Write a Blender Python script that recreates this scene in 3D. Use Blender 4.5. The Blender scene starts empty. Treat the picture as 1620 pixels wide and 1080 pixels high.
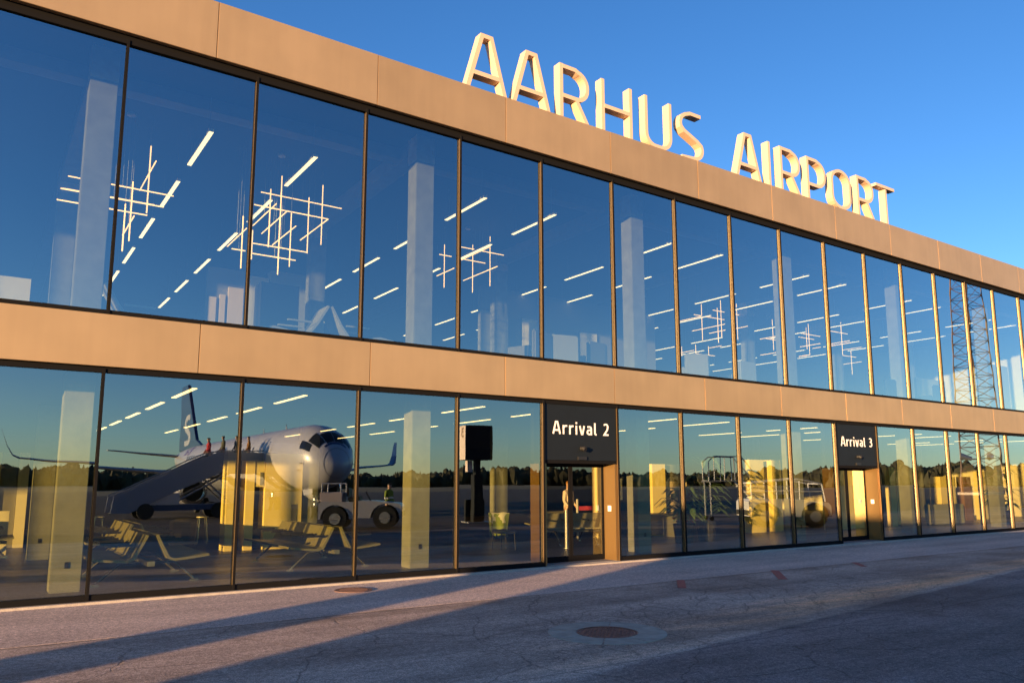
import bpy, bmesh, math, random
from mathutils import Vector, Matrix, Euler

sc = bpy.context.scene
R = math.radians
random.seed(11)

# ------------------------------------------------------------------ camera
cd = bpy.data.cameras.new('camera'); cam = bpy.data.objects.new('camera', cd)
sc.collection.objects.link(cam); sc.camera = cam
YAW, PIT, ROL = 0.599144, 0.144601, -0.001677
cd.sensor_width = 36.0; cd.lens = 27.334; cd.shift_y = 44.35 / 1620
cd.clip_start = 0.1; cd.clip_end = 6000
fwd = Vector((math.sin(YAW) * math.cos(PIT), math.cos(YAW) * math.cos(PIT), math.sin(PIT)))
rgt = Vector((math.cos(YAW), -math.sin(YAW), 0)); upv = rgt.cross(fwd)
r2 = rgt * math.cos(ROL) + upv * math.sin(ROL); u2 = -rgt * math.sin(ROL) + upv * math.cos(ROL)
m3 = Matrix((r2, u2, -fwd)).transposed()
cam.matrix_world = Matrix.Translation((-1.49, -13.348, 1.755)) @ m3.to_4x4()

# ------------------------------------------------------------------ sky and sun
SUN_AZ, SUN_EL = 25.0, 3.8          # light travels along +x, a little towards the facade
to_sun = Vector((-math.cos(R(SUN_AZ)) * math.cos(R(SUN_EL)), -math.sin(R(SUN_AZ)) * math.cos(R(SUN_EL)), math.sin(R(SUN_EL))))
w = bpy.data.worlds.new('World'); sc.world = w; w.use_nodes = True
wt = w.node_tree; bg = wt.nodes['Background']
sky = wt.nodes.new('ShaderNodeTexSky'); sky.sky_type = 'NISHITA'; sky.sun_disc = False
sky.sun_elevation = R(SUN_EL + 7); sky.sun_rotation = math.atan2(to_sun.x, to_sun.y)
sky.air_density = 1.0; sky.dust_density = 0.15; sky.ozone_density = 3.6
hs = wt.nodes.new('ShaderNodeHueSaturation'); hs.inputs['Saturation'].default_value = 1.16; hs.inputs['Hue'].default_value = .508
wt.links.new(sky.outputs[0], hs.inputs['Color']); wt.links.new(hs.outputs[0], bg.inputs[0]); bg.inputs[1].default_value = 0.073
sd = bpy.data.lights.new('sun', 'SUN'); sun = bpy.data.objects.new('sun', sd); sc.collection.objects.link(sun)
sd.energy = 5.0; sd.angle = R(0.55); sd.color = (1.0, 0.60, 0.27)
sun.rotation_euler = to_sun.to_track_quat('Z', 'Y').to_euler(); sun.location = (-40, -30, 20)
sc.view_settings.view_transform = 'Standard'; sc.view_settings.look = 'None'
sc.view_settings.gamma = 1.0; sc.view_settings.use_curve_mapping = False
sc.view_settings.exposure = 1.7
sc.cycles.transparent_max_bounces = 24; sc.cycles.max_bounces = 8
sc.cycles.caustics_reflective = False; sc.cycles.caustics_refractive = False
sc.cycles.sample_clamp_indirect = 4.0
sc.cycles.use_denoising = True

# ------------------------------------------------------------------ helpers
COL = sc.collection
MAT = {}

def nt(name):
    m = bpy.data.materials.new(name); m.use_nodes = True; MAT[name] = m
    return m, m.node_tree, m.node_tree.nodes['Principled BSDF']

def mat(name, col, rough=0.6, metal=0.0, var=0.0, scale=4.0, bump=0.0, bscale=60.0, spec=0.5, coat=0.0):
    m, t, b = nt(name)
    b.inputs['Roughness'].default_value = rough; b.inputs['Metallic'].default_value = metal
    b.inputs['Specular IOR Level'].default_value = spec; b.inputs['Coat Weight'].default_value = coat
    b.inputs['Base Color'].default_value = (*col, 1)
    if var or bump:
        tc = t.nodes.new('ShaderNodeTexCoord')
    if var:
        n = t.nodes.new('ShaderNodeTexNoise'); n.inputs['Scale'].default_value = scale; n.inputs['Detail'].default_value = 6
        t.links.new(tc.outputs['Object'], n.inputs['Vector'])
        mr = t.nodes.new('ShaderNodeMapRange'); mr.inputs[1].default_value = .3; mr.inputs[2].default_value = .7
        mr.inputs[3].default_value = 1 - var; mr.inputs[4].default_value = 1 + var
        t.links.new(n.outputs[0], mr.inputs[0])
        mx = t.nodes.new('ShaderNodeMix'); mx.data_type = 'RGBA'; mx.blend_type = 'MULTIPLY'; mx.inputs[0].default_value = 1
        mx.inputs[6].default_value = (*col, 1); t.links.new(mr.outputs[0], mx.inputs[7])
        t.links.new(mx.outputs[2], b.inputs['Base Color'])
    if bump:
        n2 = t.nodes.new('ShaderNodeTexNoise'); n2.inputs['Scale'].default_value = bscale; n2.inputs['Detail'].default_value = 4
        t.links.new(tc.outputs['Object'], n2.inputs['Vector'])
        bp = t.nodes.new('ShaderNodeBump'); bp.inputs['Strength'].default_value = bump; bp.inputs['Distance'].default_value = 0.02
        t.links.new(n2.outputs[0], bp.inputs['Height']); t.links.new(bp.outputs[0], b.inputs['Normal'])
    return m

def emit(name, col, strength):
    m, t, b = nt(name)
    b.inputs['Base Color'].default_value = (*col, 1)
    b.inputs['Emission Color'].default_value = (*col, 1); b.inputs['Emission Strength'].default_value = strength
    return m

class MB:
    """collects solids and builds one mesh object"""
    def __init__(s): s.v = []; s.f = []; s.mi = []; s.cur = 0
    def add(s, vs, fs):
        o = len(s.v); s.v += [tuple(v) for v in vs]; s.f += [tuple(i + o for i in f) for f in fs]; s.mi += [s.cur] * len(fs)
        return s
    def box(s, x0, x1, y0, y1, z0, z1, M=None):
        vs = [Vector(p) for p in ((x0, y0, z0), (x1, y0, z0), (x1, y1, z0), (x0, y1, z0), (x0, y0, z1), (x1, y0, z1), (x1, y1, z1), (x0, y1, z1))]
        if M is not None: vs = [M @ v for v in vs]
        return s.add(vs, [(0, 3, 2, 1), (4, 5, 6, 7), (0, 1, 5, 4), (1, 2, 6, 5), (2, 3, 7, 6), (3, 0, 4, 7)])
    def tube(s, a, b, r0, r1=None, n=8):
        a = Vector(a); b = Vector(b); r1 = r0 if r1 is None else r1
        d = (b - a).normalized(); q = d.to_track_quat('Z', 'Y')
        vs = []
        for c, r in ((a, r0), (b, r1)):
            for i in range(n):
                t = 2 * math.pi * i / n
                vs.append(c + q @ Vector((math.cos(t) * r, math.sin(t) * r, 0)))
        fs = [(i, (i + 1) % n, n + (i + 1) % n, n + i) for i in range(n)] + [tuple(reversed(range(n))), tuple(range(n, 2 * n))]
        return s.add(vs, fs)
    def path(s, pts, r, n=6):
        for a, b in zip(pts, pts[1:]): s.tube(a, b, r, n=n)
        return s
    def prism(s, pts, axis, a, b):
        """pts 2-D outline extruded along axis from a to b"""
        n = len(pts)
        def P(p, t): return {'x': (t, p[0], p[1]), 'y': (p[0], t, p[1]), 'z': (p[0], p[1], t)}[axis]
        vs = [P(p, a) for p in pts] + [P(p, b) for p in pts]
        return s.add(vs, [tuple(range(n)), tuple(reversed(range(n, 2 * n)))] + [(i, n + i, n + (i + 1) % n, (i + 1) % n) for i in range(n)])
    def loft(s, rings, cap=True):
        n = len(rings[0]); vs = [p for r in rings for p in r]; fs = []
        for k in range(len(rings) - 1):
            for i in range(n):
                fs.append((k * n + i, k * n + (i + 1) % n, (k + 1) * n + (i + 1) % n, (k + 1) * n + i))
        if cap: fs += [tuple(reversed(range(n))), tuple(range((len(rings) - 1) * n, len(rings) * n))]
        return s.add(vs, fs)
    def mesh(s, name, m, smooth=False, bevel=0.0):
        me = bpy.data.meshes.new(name); me.from_pydata(s.v, [], s.f)
        bm = bmesh.new(); bm.from_mesh(me)
        if len(s.f) == len(bm.faces):
            for f, i in zip(bm.faces, s.mi): f.material_index = i
        bmesh.ops.recalc_face_normals(bm, faces=bm.faces)
        if bevel:
            bmesh.ops.bevel(bm, geom=[e for e in bm.edges if len(e.link_faces) == 2 and e.calc_face_angle(0) > 0.5], offset=bevel, segments=2, affect='EDGES')
        for f in bm.faces: f.smooth = smooth
        bm.to_mesh(me); bm.free()
        for q in (m if isinstance(m, (list, tuple)) else [m]): me.materials.append(MAT[q])
        if smooth:
            try: me.set_sharp_from_angle(angle=R(40))
            except Exception: pass
        return me
    def build(s, name, m, parent=None, smooth=False, bevel=0.0, loc=None):
        return link(name, s.mesh(name, m, smooth, bevel), parent, loc)

def link(name, me, parent=None, loc=None, rot=None):
    o = bpy.data.objects.new(name, me); COL.objects.link(o)
    o.parent = parent
    if loc: o.location = loc
    if rot: o.rotation_euler = rot
    return o

def thing(name, label, cat, loc=(0, 0, 0), rz=0, group=None):
    o = bpy.data.objects.new(name, None); COL.objects.link(o)
    o.location = loc; o.rotation_euler = (0, 0, rz); o.empty_display_size = .2
    return tag(o, label, cat, group)

def tag(o, label, cat, group=None):
    o['label'] = label; o['category'] = cat
    if group: o['group'] = group
    return o

def kind(o, k): o['kind'] = k; return o

def copy_tree(o, parent=None):
    c = o.copy(); COL.objects.link(c); c.parent = parent
    for ch in o.children: copy_tree(ch, c)
    return c

def arc(cx, cy, rx, ry, a0, a1, n=8):
    return [(cx + rx * math.cos(R(a0 + (a1 - a0) * i / n)), cy + ry * math.sin(R(a0 + (a1 - a0) * i / n))) for i in range(n + 1)]

def ribbon(pts, wd):
    """left and right offset outline of a polyline with mitred joins"""
    P = [Vector((p[0], p[1])) for p in pts]; closed = (P[0] - P[-1]).length < 1e-6
    if closed: P = P[:-1]
    n = len(P); L, Rr = [], []
    for i, p in enumerate(P):
        d0 = (p - P[i - 1]).normalized() if (i or closed) else None
        d1 = (P[(i + 1) % n] - p).normalized() if (i < n - 1 or closed) else None
        d0 = d0 or d1; d1 = d1 or d0
        t = (d0 + d1).normalized(); nn = Vector((-t.y, t.x)); k = 1 / max(0.35, nn.dot(Vector((-d0.y, d0.x))))
        L.append(p + nn * wd / 2 * k); Rr.append(p - nn * wd / 2 * k)
    return L, Rr, closed

def stroke(mb, pts, wd, x0, z0, sx, sz, y0, y1):
    pts = [(p[0] * sx, p[1] * sz) for p in pts]
    L, Q, closed = ribbon(pts, wd); n = len(L)
    vs = []
    for y in (y0, y1):
        vs += [(x0 + p.x, y, z0 + p.y) for p in L] + [(x0 + p.x, y, z0 + p.y) for p in Q]
    fs = []
    for i in range(n if closed else n - 1):
        j = (i + 1) % n
        fs += [(i, j, n + j, n + i), (2 * n + j, 2 * n + i, 3 * n + i, 3 * n + j), (i, 2 * n + i, 2 * n + j, j), (n + j, 3 * n + j, 3 * n + i, n + i)]
    if not closed:
        fs += [(0, n, 3 * n, 2 * n), (n - 1, 3 * n - 1, 4 * n - 1, 2 * n - 1)]
    mb.add(vs, fs)

S_ = .04
GLYPH = {
 'A': (.80, [[(.055, 0), (.315, 1 - S_), (.485, 1 - S_), (.745, 0)], [(.155, .30), (.645, .30)]]),
 'R': (.72, [[(.065, 0), (.065, 1)], [(.09, 1 - S_)] + [(.38, 1 - S_)] + arc(.40, .70, .24, .235, 90, 0)[1:] + arc(.40, .665, .24, .235, 0, -90)[1:] + [(.09, .43)], [(.40, .40), (.645, 0)]]),
 'H': (.78, [[(.065, 0), (.065, 1)], [(.715, 0), (.715, 1)], [(.10, .50), (.68, .50)]]),
 'U': (.76, [[(.065, 1), (.065, .32)] + arc(.30, .30, .235, .235, 180, 270)[1:] + arc(.46, .30, .235, .235, 270, 360) + [(.695, 1)]]),
 'S': (.68, [[(.60, 1 - S_)] + [(.32, 1 - S_)] + arc(.29, .72, .225, .215, 90, 200)[1:] + [(.16, .575), (.50, .43)] + arc(.40, .275, .22, .21, 40, -90)[1:] + [(.08, S_)]]),
 'I': (.22, [[(.11, 0), (.11, 1)]]),
 'P': (.70, [[(.065, 0), (.065, 1)], [(.09, 1 - S_)] + [(.37, 1 - S_)] + arc(.39, .68, .25, .255, 90, 0)[1:] + arc(.39, .635, .25, .255, 0, -90)[1:] + [(.09, .38)]]),
 'O': (.78, [arc(.39, .68, .325, .255, 0, 180, 12) + arc(.39, .32, .325, .255, 180, 360, 12) + [(.715, .68)]]),
 'T': (.66, [[(0, 1 - S_), (.66, 1 - S_)], [(.33, 0), (.33, .90)]]),
 'r': (.44, [[(.08, 0), (.08, .72)], [(.10, .52), (.18, .62), (.28, .66), (.44, .66)]]),
 'i': (.20, [[(.10, 0), (.10, .72)], [(.10, .86), (.10, 1.0)]]),
 'v': (.56, [[(.05, .72), (.235, .05), (.325, .05), (.51, .72)]]),
 'a': (.56, [[(.08, .66), (.34, .66)] + arc(.33, .50, .15, .16, 90, 0, 5)[1:] + [(.48, 0)], [(.47, .40), (.26, .40)] + arc(.25, .23, .19, .17, 90, 270, 7)[1:] + [(.30, .06), (.46, .14)]]),
 'l': (.26, [[(.10, 1), (.10, .18)] + arc(.22, .16, .12, .10, 180, 270, 4)[1:] + [(.26, .06)]]),
 '2': (.58, [[(.06, .88)] + arc(.27, .72, .21, .22, 110, -20, 8) + [(.42, .50), (.08, .07), (.54, .07)]]),
 '3': (.58, [[(.06, .90)] + arc(.27, .74, .20, .19, 110, -90, 8) + [(.18, .55)], [(.24, .535)] + arc(.27, .30, .23, .235, 85, -110, 9) + [(.05, .10)]]),
 'N': (.70, [[(.07, 0), (.07, 1)], [(.12, .93), (.58, .07)], [(.63, 0), (.63, 1)]]),
 ' ': (.34, []),
}

def word(mb, text, x, z, size, wd, y0, y1, gap=.17, flip=False):
    for i, c in enumerate(text):
        wv, st = GLYPH[c]
        for k, p in enumerate(st): stroke(mb, p, wd, x, z, size, size, y0 - .0015 * k, y1 - .0015 * k)
        x += (wv + gap) * size
    return x

def word_len(text, gap=.17): return sum(GLYPH[c][0] + gap for c in text) - gap

# ------------------------------------------------------------------ materials
def bronze():
    m, t, b = nt('bronze_panel'); N = t.nodes.new; Lk = t.links.new
    ge = N('ShaderNodeNewGeometry'); oi = N('ShaderNodeObjectInfo')
    mp = N('ShaderNodeMapping'); mp.inputs['Scale'].default_value = (3.5, 3.5, .35); Lk(ge.outputs['Position'], mp.inputs['Vector'])
    n = N('ShaderNodeTexNoise'); n.inputs['Scale'].default_value = 1.5; n.inputs['Detail'].default_value = 6; Lk(mp.outputs[0], n.inputs['Vector'])
    n2 = N('ShaderNodeTexNoise'); n2.inputs['Scale'].default_value = .9; n2.inputs['Detail'].default_value = 3; Lk(ge.outputs['Position'], n2.inputs['Vector'])
    a = N('ShaderNodeMapRange'); a.inputs[1].default_value = .3; a.inputs[2].default_value = .7; a.inputs[3].default_value = .97; a.inputs[4].default_value = 1.03; Lk(n.outputs[0], a.inputs[0])
    c = N('ShaderNodeMapRange'); c.inputs[3].default_value = .95; c.inputs[4].default_value = 1.05; Lk(oi.outputs['Random'], c.inputs[0])
    d = N('ShaderNodeMapRange'); d.inputs[1].default_value = .3; d.inputs[2].default_value = .7; d.inputs[3].default_value = .92; d.inputs[4].default_value = 1.06; Lk(n2.outputs[0], d.inputs[0])
    p = N('ShaderNodeMath'); p.operation = 'MULTIPLY'; Lk(a.outputs[0], p.inputs[0]); Lk(c.outputs[0], p.inputs[1])
    p2 = N('ShaderNodeMath'); p2.operation = 'MULTIPLY'; Lk(p.outputs[0], p2.inputs[0]); Lk(d.outputs[0], p2.inputs[1])
    mx = N('ShaderNodeMix'); mx.data_type = 'RGBA'; mx.blend_type = 'MULTIPLY'; mx.inputs[0].default_value = 1; mx.inputs[6].default_value = (.56, .375, .190, 1); Lk(p2.outputs[0], mx.inputs[7])
    Lk(mx.outputs[2], b.inputs['Base Color']); b.inputs['Metallic'].default_value = .6; b.inputs['Roughness'].default_value = .46
    bp = N('ShaderNodeBump'); bp.inputs['Strength'].default_value = .5; bp.inputs['Distance'].default_value = .004; Lk(n2.outputs[0], bp.inputs['Height']); Lk(bp.outputs[0], b.inputs['Normal'])
bronze()
mat('frame_black', (.008, .008, .009), .85, spec=.08)
mat('frame_bronze', (.17, .115, .058), .38, .55)
mat('reveal_bronze', (.28, .175, .07), .3, .6)
mat('letter_white', (.62, .46, .33), .45)
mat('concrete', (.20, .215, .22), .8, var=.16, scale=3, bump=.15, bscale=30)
mat('concrete_cap', (.58, .60, .60), .8, var=.15, scale=5)  # paler than the columns: brightening put into the colour against the fascia shade
mat('white_wall', (.80, .76, .66), .7, var=.03)
mat('warm_wall', (.86, .74, .36), .7, var=.03)  # white walls with the yellow of the sunlight put into their colour
mat('grey_wall', (.20, .20, .20), .7)
mat('dark_wall', (.03, .03, .032), .8)
mat('ceiling_dark', (.022, .024, .028), .8)
mat('beam_grey', (.20, .21, .22), .8, var=.1)
mat('upper_floor', (.03, .03, .03), .5)
mat('sign_grey', (.010, .014, .019), .6, var=.04, spec=.2)
mat('sign_white', (.85, .85, .85), .5)
mat('rubber', (.018, .018, .018), .75)
mat('black_pad', (.015, .015, .015), .5)
mat('seat_olive', (.27, .26, .17), .45, .35, var=.05)
mat('chrome', (.62, .62, .62), .22, .9)
mat('white_paint', (.58, .58, .58), .35, coat=.3)
mat('aircraft_white', (.46, .46, .50), .32, coat=.4, var=.02)
mat('aircraft_grey', (.30, .31, .33), .4)
mat('tail_blue', (.012, .035, .13), .3, coat=.4)
mat('livery_violet', (.10, .05, .35), .4)
mat('livery_red', (.55, .05, .10), .4)
mat('dark_glass', (.008, .009, .011), .08)
mat('stair_grey', (.33, .34, .37), .4)
mat('shadow_bus_blue', (.06, .10, .20), .35)
mat('steel', (.36, .37, .38), .42, .7, var=.08)
mat('tower_steel', (.10, .055, .045), .6)
mat('rust_iron', (.17, .10, .085), .7, .2, var=.3, scale=30, bump=.6, bscale=60)
mat('ring_concrete', (.33, .315, .265), .85, var=.22, scale=5, bump=.5, bscale=50)
mat('kerb_concrete', (.38, .34, .30), .85, var=.15, scale=6, bump=.4)
mat('mark_red', (.30, .10, .085), .85, var=.35, scale=18)
mat('hivis', (.22, .29, .015), .85)
mat('hivis_band', (.75, .75, .75), .3)
mat('cloth_red', (.42, .02, .035), .85); mat('cloth_navy', (.015, .02, .04), .85); mat('cloth_grey', (.14, .14, .13), .85)
mat('cloth_olive', (.10, .10, .05), .85); mat('cloth_orange', (.30, .14, .03), .8)
mat('skin', (.50, .30, .21), .6); mat('hair', (.02, .014, .01), .7)
mat('plant_green', (.12, .21, .11), .4, var=.3, scale=9); mat('pot_dark', (.03, .03, .03), .5)
mat('flower_orange', (.70, .16, .03), .6)
mat('spruce', (.040, .038, .018), .9, var=.5, scale=.08)
mat('counter', (.22, .13, .07), .55); mat('poster', (.72, .60, .52), .6)
mat('blue_panel', (.03, .07, .16), .5)
mat('lounge_white', (.30, .31, .31), .4)
emit('lamp_glow', (1.0, .72, .38), .9)
emit('rod_glow', (1.0, .54, .20), .9)

def glass(name, tint, r0, wave=.0):
    m, t, b = nt(name); t.nodes.remove(b)
    out = t.nodes['Material Output']
    lw = t.nodes.new('ShaderNodeLayerWeight'); lw.inputs['Blend'].default_value = .5
    pw = t.nodes.new('ShaderNodeMath'); pw.operation = 'POWER'; pw.inputs[1].default_value = 2.5
    t.links.new(lw.outputs['Facing'], pw.inputs[0])
    ma = t.nodes.new('ShaderNodeMath'); ma.operation = 'MULTIPLY_ADD'; ma.inputs[1].default_value = 1 - r0; ma.inputs[2].default_value = r0
    t.links.new(pw.outputs[0], ma.inputs[0])
    ge = t.nodes.new('ShaderNodeNewGeometry')
    fr = t.nodes.new('ShaderNodeMath'); fr.operation = 'SUBTRACT'; fr.inputs[0].default_value = 1.0; t.links.new(ge.outputs['Backfacing'], fr.inputs[1])
    fa = t.nodes.new('ShaderNodeMath'); fa.operation = 'MULTIPLY'; t.links.new(ma.outputs[0], fa.inputs[0]); t.links.new(fr.outputs[0], fa.inputs[1])
    tr = t.nodes.new('ShaderNodeBsdfTransparent')
    mc = t.nodes.new('ShaderNodeMix'); mc.data_type = 'RGBA'; mc.inputs[6].default_value = (1, 1, 1, 1); mc.inputs[7].default_value = (*tint, 1)
    t.links.new(fr.outputs[0], mc.inputs[0]); t.links.new(mc.outputs[2], tr.inputs[0])
    gl = t.nodes.new('ShaderNodeBsdfGlossy'); gl.inputs['Roughness'].default_value = 0.0; gl.inputs['Color'].default_value = (.80, .93, 1, 1)
    if wave:
        n = t.nodes.new('ShaderNodeTexNoise'); n.inputs['Scale'].default_value = 1.1; n.inputs['Detail'].default_value = 1
        t.links.new(ge.outputs['Position'], n.inputs['Vector'])
        bp = t.nodes.new('ShaderNodeBump'); bp.inputs['Strength'].default_value = 1; bp.inputs['Distance'].default_value = wave
        t.links.new(n.outputs[0], bp.inputs['Height']); t.links.new(bp.outputs[0], gl.inputs['Normal'])
    mx = t.nodes.new('ShaderNodeMixShader'); t.links.new(fa.outputs[0], mx.inputs[0]); t.links.new(tr.outputs[0], mx.inputs[1]); t.links.new(gl.outputs[0], mx.inputs[2])
    t.links.new(mx.outputs[0], out.inputs['Surface'])
    return m
glass('facade_glass', (.86, .93, .74), .40, .0006)
glass('hall_glass', (.97, .96, .60), .30, .0006)
glass('door_glass', (.80, .80, .78), .14, .0007)

# asphalt --------------------------------------------------------------------
def asphalt(name, c0, c1, crack, grain):
    m, t, b = nt(name); N = t.nodes.new; Lk = t.links.new
    ge = N('ShaderNodeNewGeometry')
    def noise(s, d=5, rgh=.6):
        n = N('ShaderNodeTexNoise'); n.inputs['Scale'].default_value = s; n.inputs['Detail'].default_value = d; n.inputs['Roughness'].default_value = rgh
        Lk(ge.outputs['Position'], n.inputs['Vector']); return n.outputs[0]
    def rng(v, a, b_, c, d):
        q = N('ShaderNodeMapRange'); q.inputs[1].default_value = a; q.inputs[2].default_value = b_; q.inputs[3].default_value = c; q.inputs[4].default_value = d
        Lk(v, q.inputs[0]); return q.outputs[0]
    def mul(a, b_, op='MULTIPLY'):
        q = N('ShaderNodeMath'); q.operation = op
        for i, v in enumerate((a, b_)):
            if isinstance(v, (int, float)): q.inputs[i].default_value = v
            else: Lk(v, q.inputs[i])
        return q.outputs[0]
    big = noise(.35); mid = noise(2.2, 6); fine = noise(95, 3, .7); tiny = noise(260, 2)
    st = N('ShaderNodeMapping'); st.inputs['Scale'].default_value = (.18, 1.6, 1); Lk(ge.outputs['Position'], st.inputs['Vector'])
    sn = N('ShaderNodeTexNoise'); sn.inputs['Scale'].default_value = 1.0; sn.inputs['Detail'].default_value = 5; Lk(st.outputs[0], sn.inputs['Vector'])
    f = mul(mul(rng(big, .3, .7, .0, .45), rng(mid, .3, .7, 0, .3), 'ADD'), rng(sn.outputs[0], .3, .7, 0, .35), 'ADD')
    st2 = N('ShaderNodeMapping'); st2.inputs['Rotation'].default_value = (0, 0, R(12)); st2.inputs['Scale'].default_value = (.10, .9, 1); Lk(ge.outputs['Position'], st2.inputs['Vector'])
    sn2 = N('ShaderNodeTexNoise'); sn2.inputs['Scale'].default_value = 1.3; sn2.inputs['Detail'].default_value = 7; sn2.inputs['Roughness'].default_value = .65; Lk(st2.outputs[0], sn2.inputs['Vector'])
    f = mul(f, rng(sn2.outputs[0], .35, .65, -.28, .34), 'ADD')
    cr = N('ShaderNodeMix'); cr.data_type = 'RGBA'; cr.clamp_factor = True; cr.inputs[6].default_value = (*c0, 1); cr.inputs[7].default_value = (*c1, 1); Lk(f, cr.inputs[0])
    sp = N('ShaderNodeMix'); sp.data_type = 'RGBA'; sp.blend_type = 'MULTIPLY'; sp.inputs[0].default_value = 1; Lk(cr.outputs[2], sp.inputs[6]); Lk(rng(fine, .3, .7, 1 - grain, 1 + grain), sp.inputs[7])
    col = sp.outputs[2]
    for sc_, gr in ((14, .28), (40, .40)):
        g2 = N('ShaderNodeMix'); g2.data_type = 'RGBA'; g2.blend_type = 'MULTIPLY'; g2.inputs[0].default_value = 1; Lk(col, g2.inputs[6]); Lk(rng(noise(sc_, 4, .7), .35, .65, 1 - gr, 1 + gr), g2.inputs[7]); col = g2.outputs[2]
    # pale stone flecks
    vf = N('ShaderNodeTexVoronoi'); vf.inputs['Scale'].default_value = 38; Lk(ge.outputs['Position'], vf.inputs['Vector'])
    fl = mul(rng(vf.outputs['Distance'], .06, .10, 1, 0), rng(noise(7, 2), .50, .60, 0, .6))
    fm = N('ShaderNodeMix'); fm.data_type = 'RGBA'; Lk(fl, fm.inputs[0]); Lk(col, fm.inputs[6]); fm.inputs[7].default_value = (.34, .31, .29, 1); col = fm.outputs[2]
    # dark oil stains
    os_ = mul(rng(noise(1.1, 3, .5), .60, .72, 0, .45), rng(noise(9, 4), .35, .65, .4, 1))
    om = N('ShaderNodeMix'); om.data_type = 'RGBA'; Lk(os_, om.inputs[0]); Lk(col, om.inputs[6]); om.inputs[7].default_value = (c0[0] * .5, c0[1] * .5, c0[2] * .5, 1); col = om.outputs[2]
    h = mul(mul(mul(fine, .5), mul(tiny, .3), 'ADD'), mul(noise(34, 3, .6), 1.0), 'ADD')
    if crack:
        wn = N('ShaderNodeTexNoise'); wn.inputs['Scale'].default_value = 1.4; wn.inputs['Detail'].default_value = 4; Lk(ge.outputs['Position'], wn.inputs['Vector'])
        va = N('ShaderNodeVectorMath'); va.operation = 'MULTIPLY_ADD'; va.inputs[1].default_value = (.55, .55, 0); Lk(wn.outputs['Color'], va.inputs[0]); Lk(ge.outputs['Position'], va.inputs[2])
        tot = None
        sx = N('ShaderNodeSeparateXYZ'); Lk(ge.outputs['Position'], sx.inputs[0])
        for scale, cx, cy, rx, ry, th in ((2.1, 9.0, -5.3, 5.0, 1.3, .035), (3.4, 4.8, -6.1, 2.3, 1.5, .03), (3.0, 8.5, -2.2, 1.7, .9, .04), (.55, 6, -7, 14, 6, .008)):
            vo = N('ShaderNodeTexVoronoi'); vo.feature = 'DISTANCE_TO_EDGE'; vo.inputs['Scale'].default_value = scale; Lk(va.outputs[0], vo.inputs['Vector'])
            ln = rng(vo.outputs['Distance'], 0, th, 1, 0)
            ex = mul(mul(sx.outputs[0], cx, 'SUBTRACT'), 1 / rx); ey = mul(mul(sx.outputs[1], cy, 'SUBTRACT'), 1 / ry)
            e = mul(mul(ex, ex), mul(ey, ey), 'ADD')
            e = mul(e, rng(mid, .3, .7, -.35, .35), 'ADD')
            msk = rng(e, .55, 1.0, 1, 0)
            v = mul(ln, msk)
            tot = v if tot is None else mul(tot, v, 'MAXIMUM')
        wob = mul(noise(1.3, 4), .05)
        for yl, hw in ((-3.095, .022), (-7.35, .015)):
            dd = mul(mul(mul(sx.outputs[1], yl, 'SUBTRACT'), wob, 'ADD'), -.025, 'ADD')
            ab = N('ShaderNodeMath'); ab.operation = 'ABSOLUTE'; Lk(dd, ab.inputs[0])
            tot = mul(tot, rng(ab.outputs[0], hw * .4, hw, .9, 0), 'MAXIMUM')
        cm = N('ShaderNodeMix'); cm.data_type = 'RGBA'; Lk(mul(tot, .5), cm.inputs[0]); Lk(col, cm.inputs[6]); cm.inputs[7].default_value = (.018, .017, .018, 1); col = cm.outputs[2]
        h = mul(h, mul(tot, -.8), 'ADD')
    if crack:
        # darker resurfaced strip in the foreground and a brown band of glass-reflected sunlight painted along its seam
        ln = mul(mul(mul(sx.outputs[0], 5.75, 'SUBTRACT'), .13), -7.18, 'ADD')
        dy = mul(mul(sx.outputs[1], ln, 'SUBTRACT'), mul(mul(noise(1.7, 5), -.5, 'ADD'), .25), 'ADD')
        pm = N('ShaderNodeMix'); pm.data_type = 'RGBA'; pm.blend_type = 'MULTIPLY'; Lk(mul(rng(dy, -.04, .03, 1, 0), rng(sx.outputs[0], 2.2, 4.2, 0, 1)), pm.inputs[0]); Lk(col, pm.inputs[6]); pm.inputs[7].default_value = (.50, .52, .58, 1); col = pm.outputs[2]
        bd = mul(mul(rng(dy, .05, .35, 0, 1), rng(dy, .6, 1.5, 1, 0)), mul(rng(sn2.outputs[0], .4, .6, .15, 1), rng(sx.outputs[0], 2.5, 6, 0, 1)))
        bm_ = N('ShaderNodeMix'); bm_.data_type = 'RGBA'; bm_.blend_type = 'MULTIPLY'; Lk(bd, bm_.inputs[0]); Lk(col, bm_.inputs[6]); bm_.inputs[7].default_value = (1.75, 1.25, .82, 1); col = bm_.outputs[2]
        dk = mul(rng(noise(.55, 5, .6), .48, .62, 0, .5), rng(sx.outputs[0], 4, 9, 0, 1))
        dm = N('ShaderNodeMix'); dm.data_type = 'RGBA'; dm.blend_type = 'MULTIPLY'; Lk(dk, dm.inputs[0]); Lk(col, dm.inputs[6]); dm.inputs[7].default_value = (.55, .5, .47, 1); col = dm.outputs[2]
    Lk(col, b.inputs['Base Color'])
    b.inputs['Roughness'].default_value = .88; b.inputs['Specular IOR Level'].default_value = .25
    bp = N('ShaderNodeBump'); bp.inputs['Strength'].default_value = .9; bp.inputs['Distance'].default_value = .006
    Lk(h, bp.inputs['Height']); Lk(bp.outputs[0], b.inputs['Normal'])
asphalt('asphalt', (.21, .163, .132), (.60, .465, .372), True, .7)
asphalt('apron_asphalt', (.055, .045, .038), (.13, .105, .085), False, .3)
asphalt('asphalt_strip', (.43, .335, .28), (.68, .54, .455), False, .55)

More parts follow.
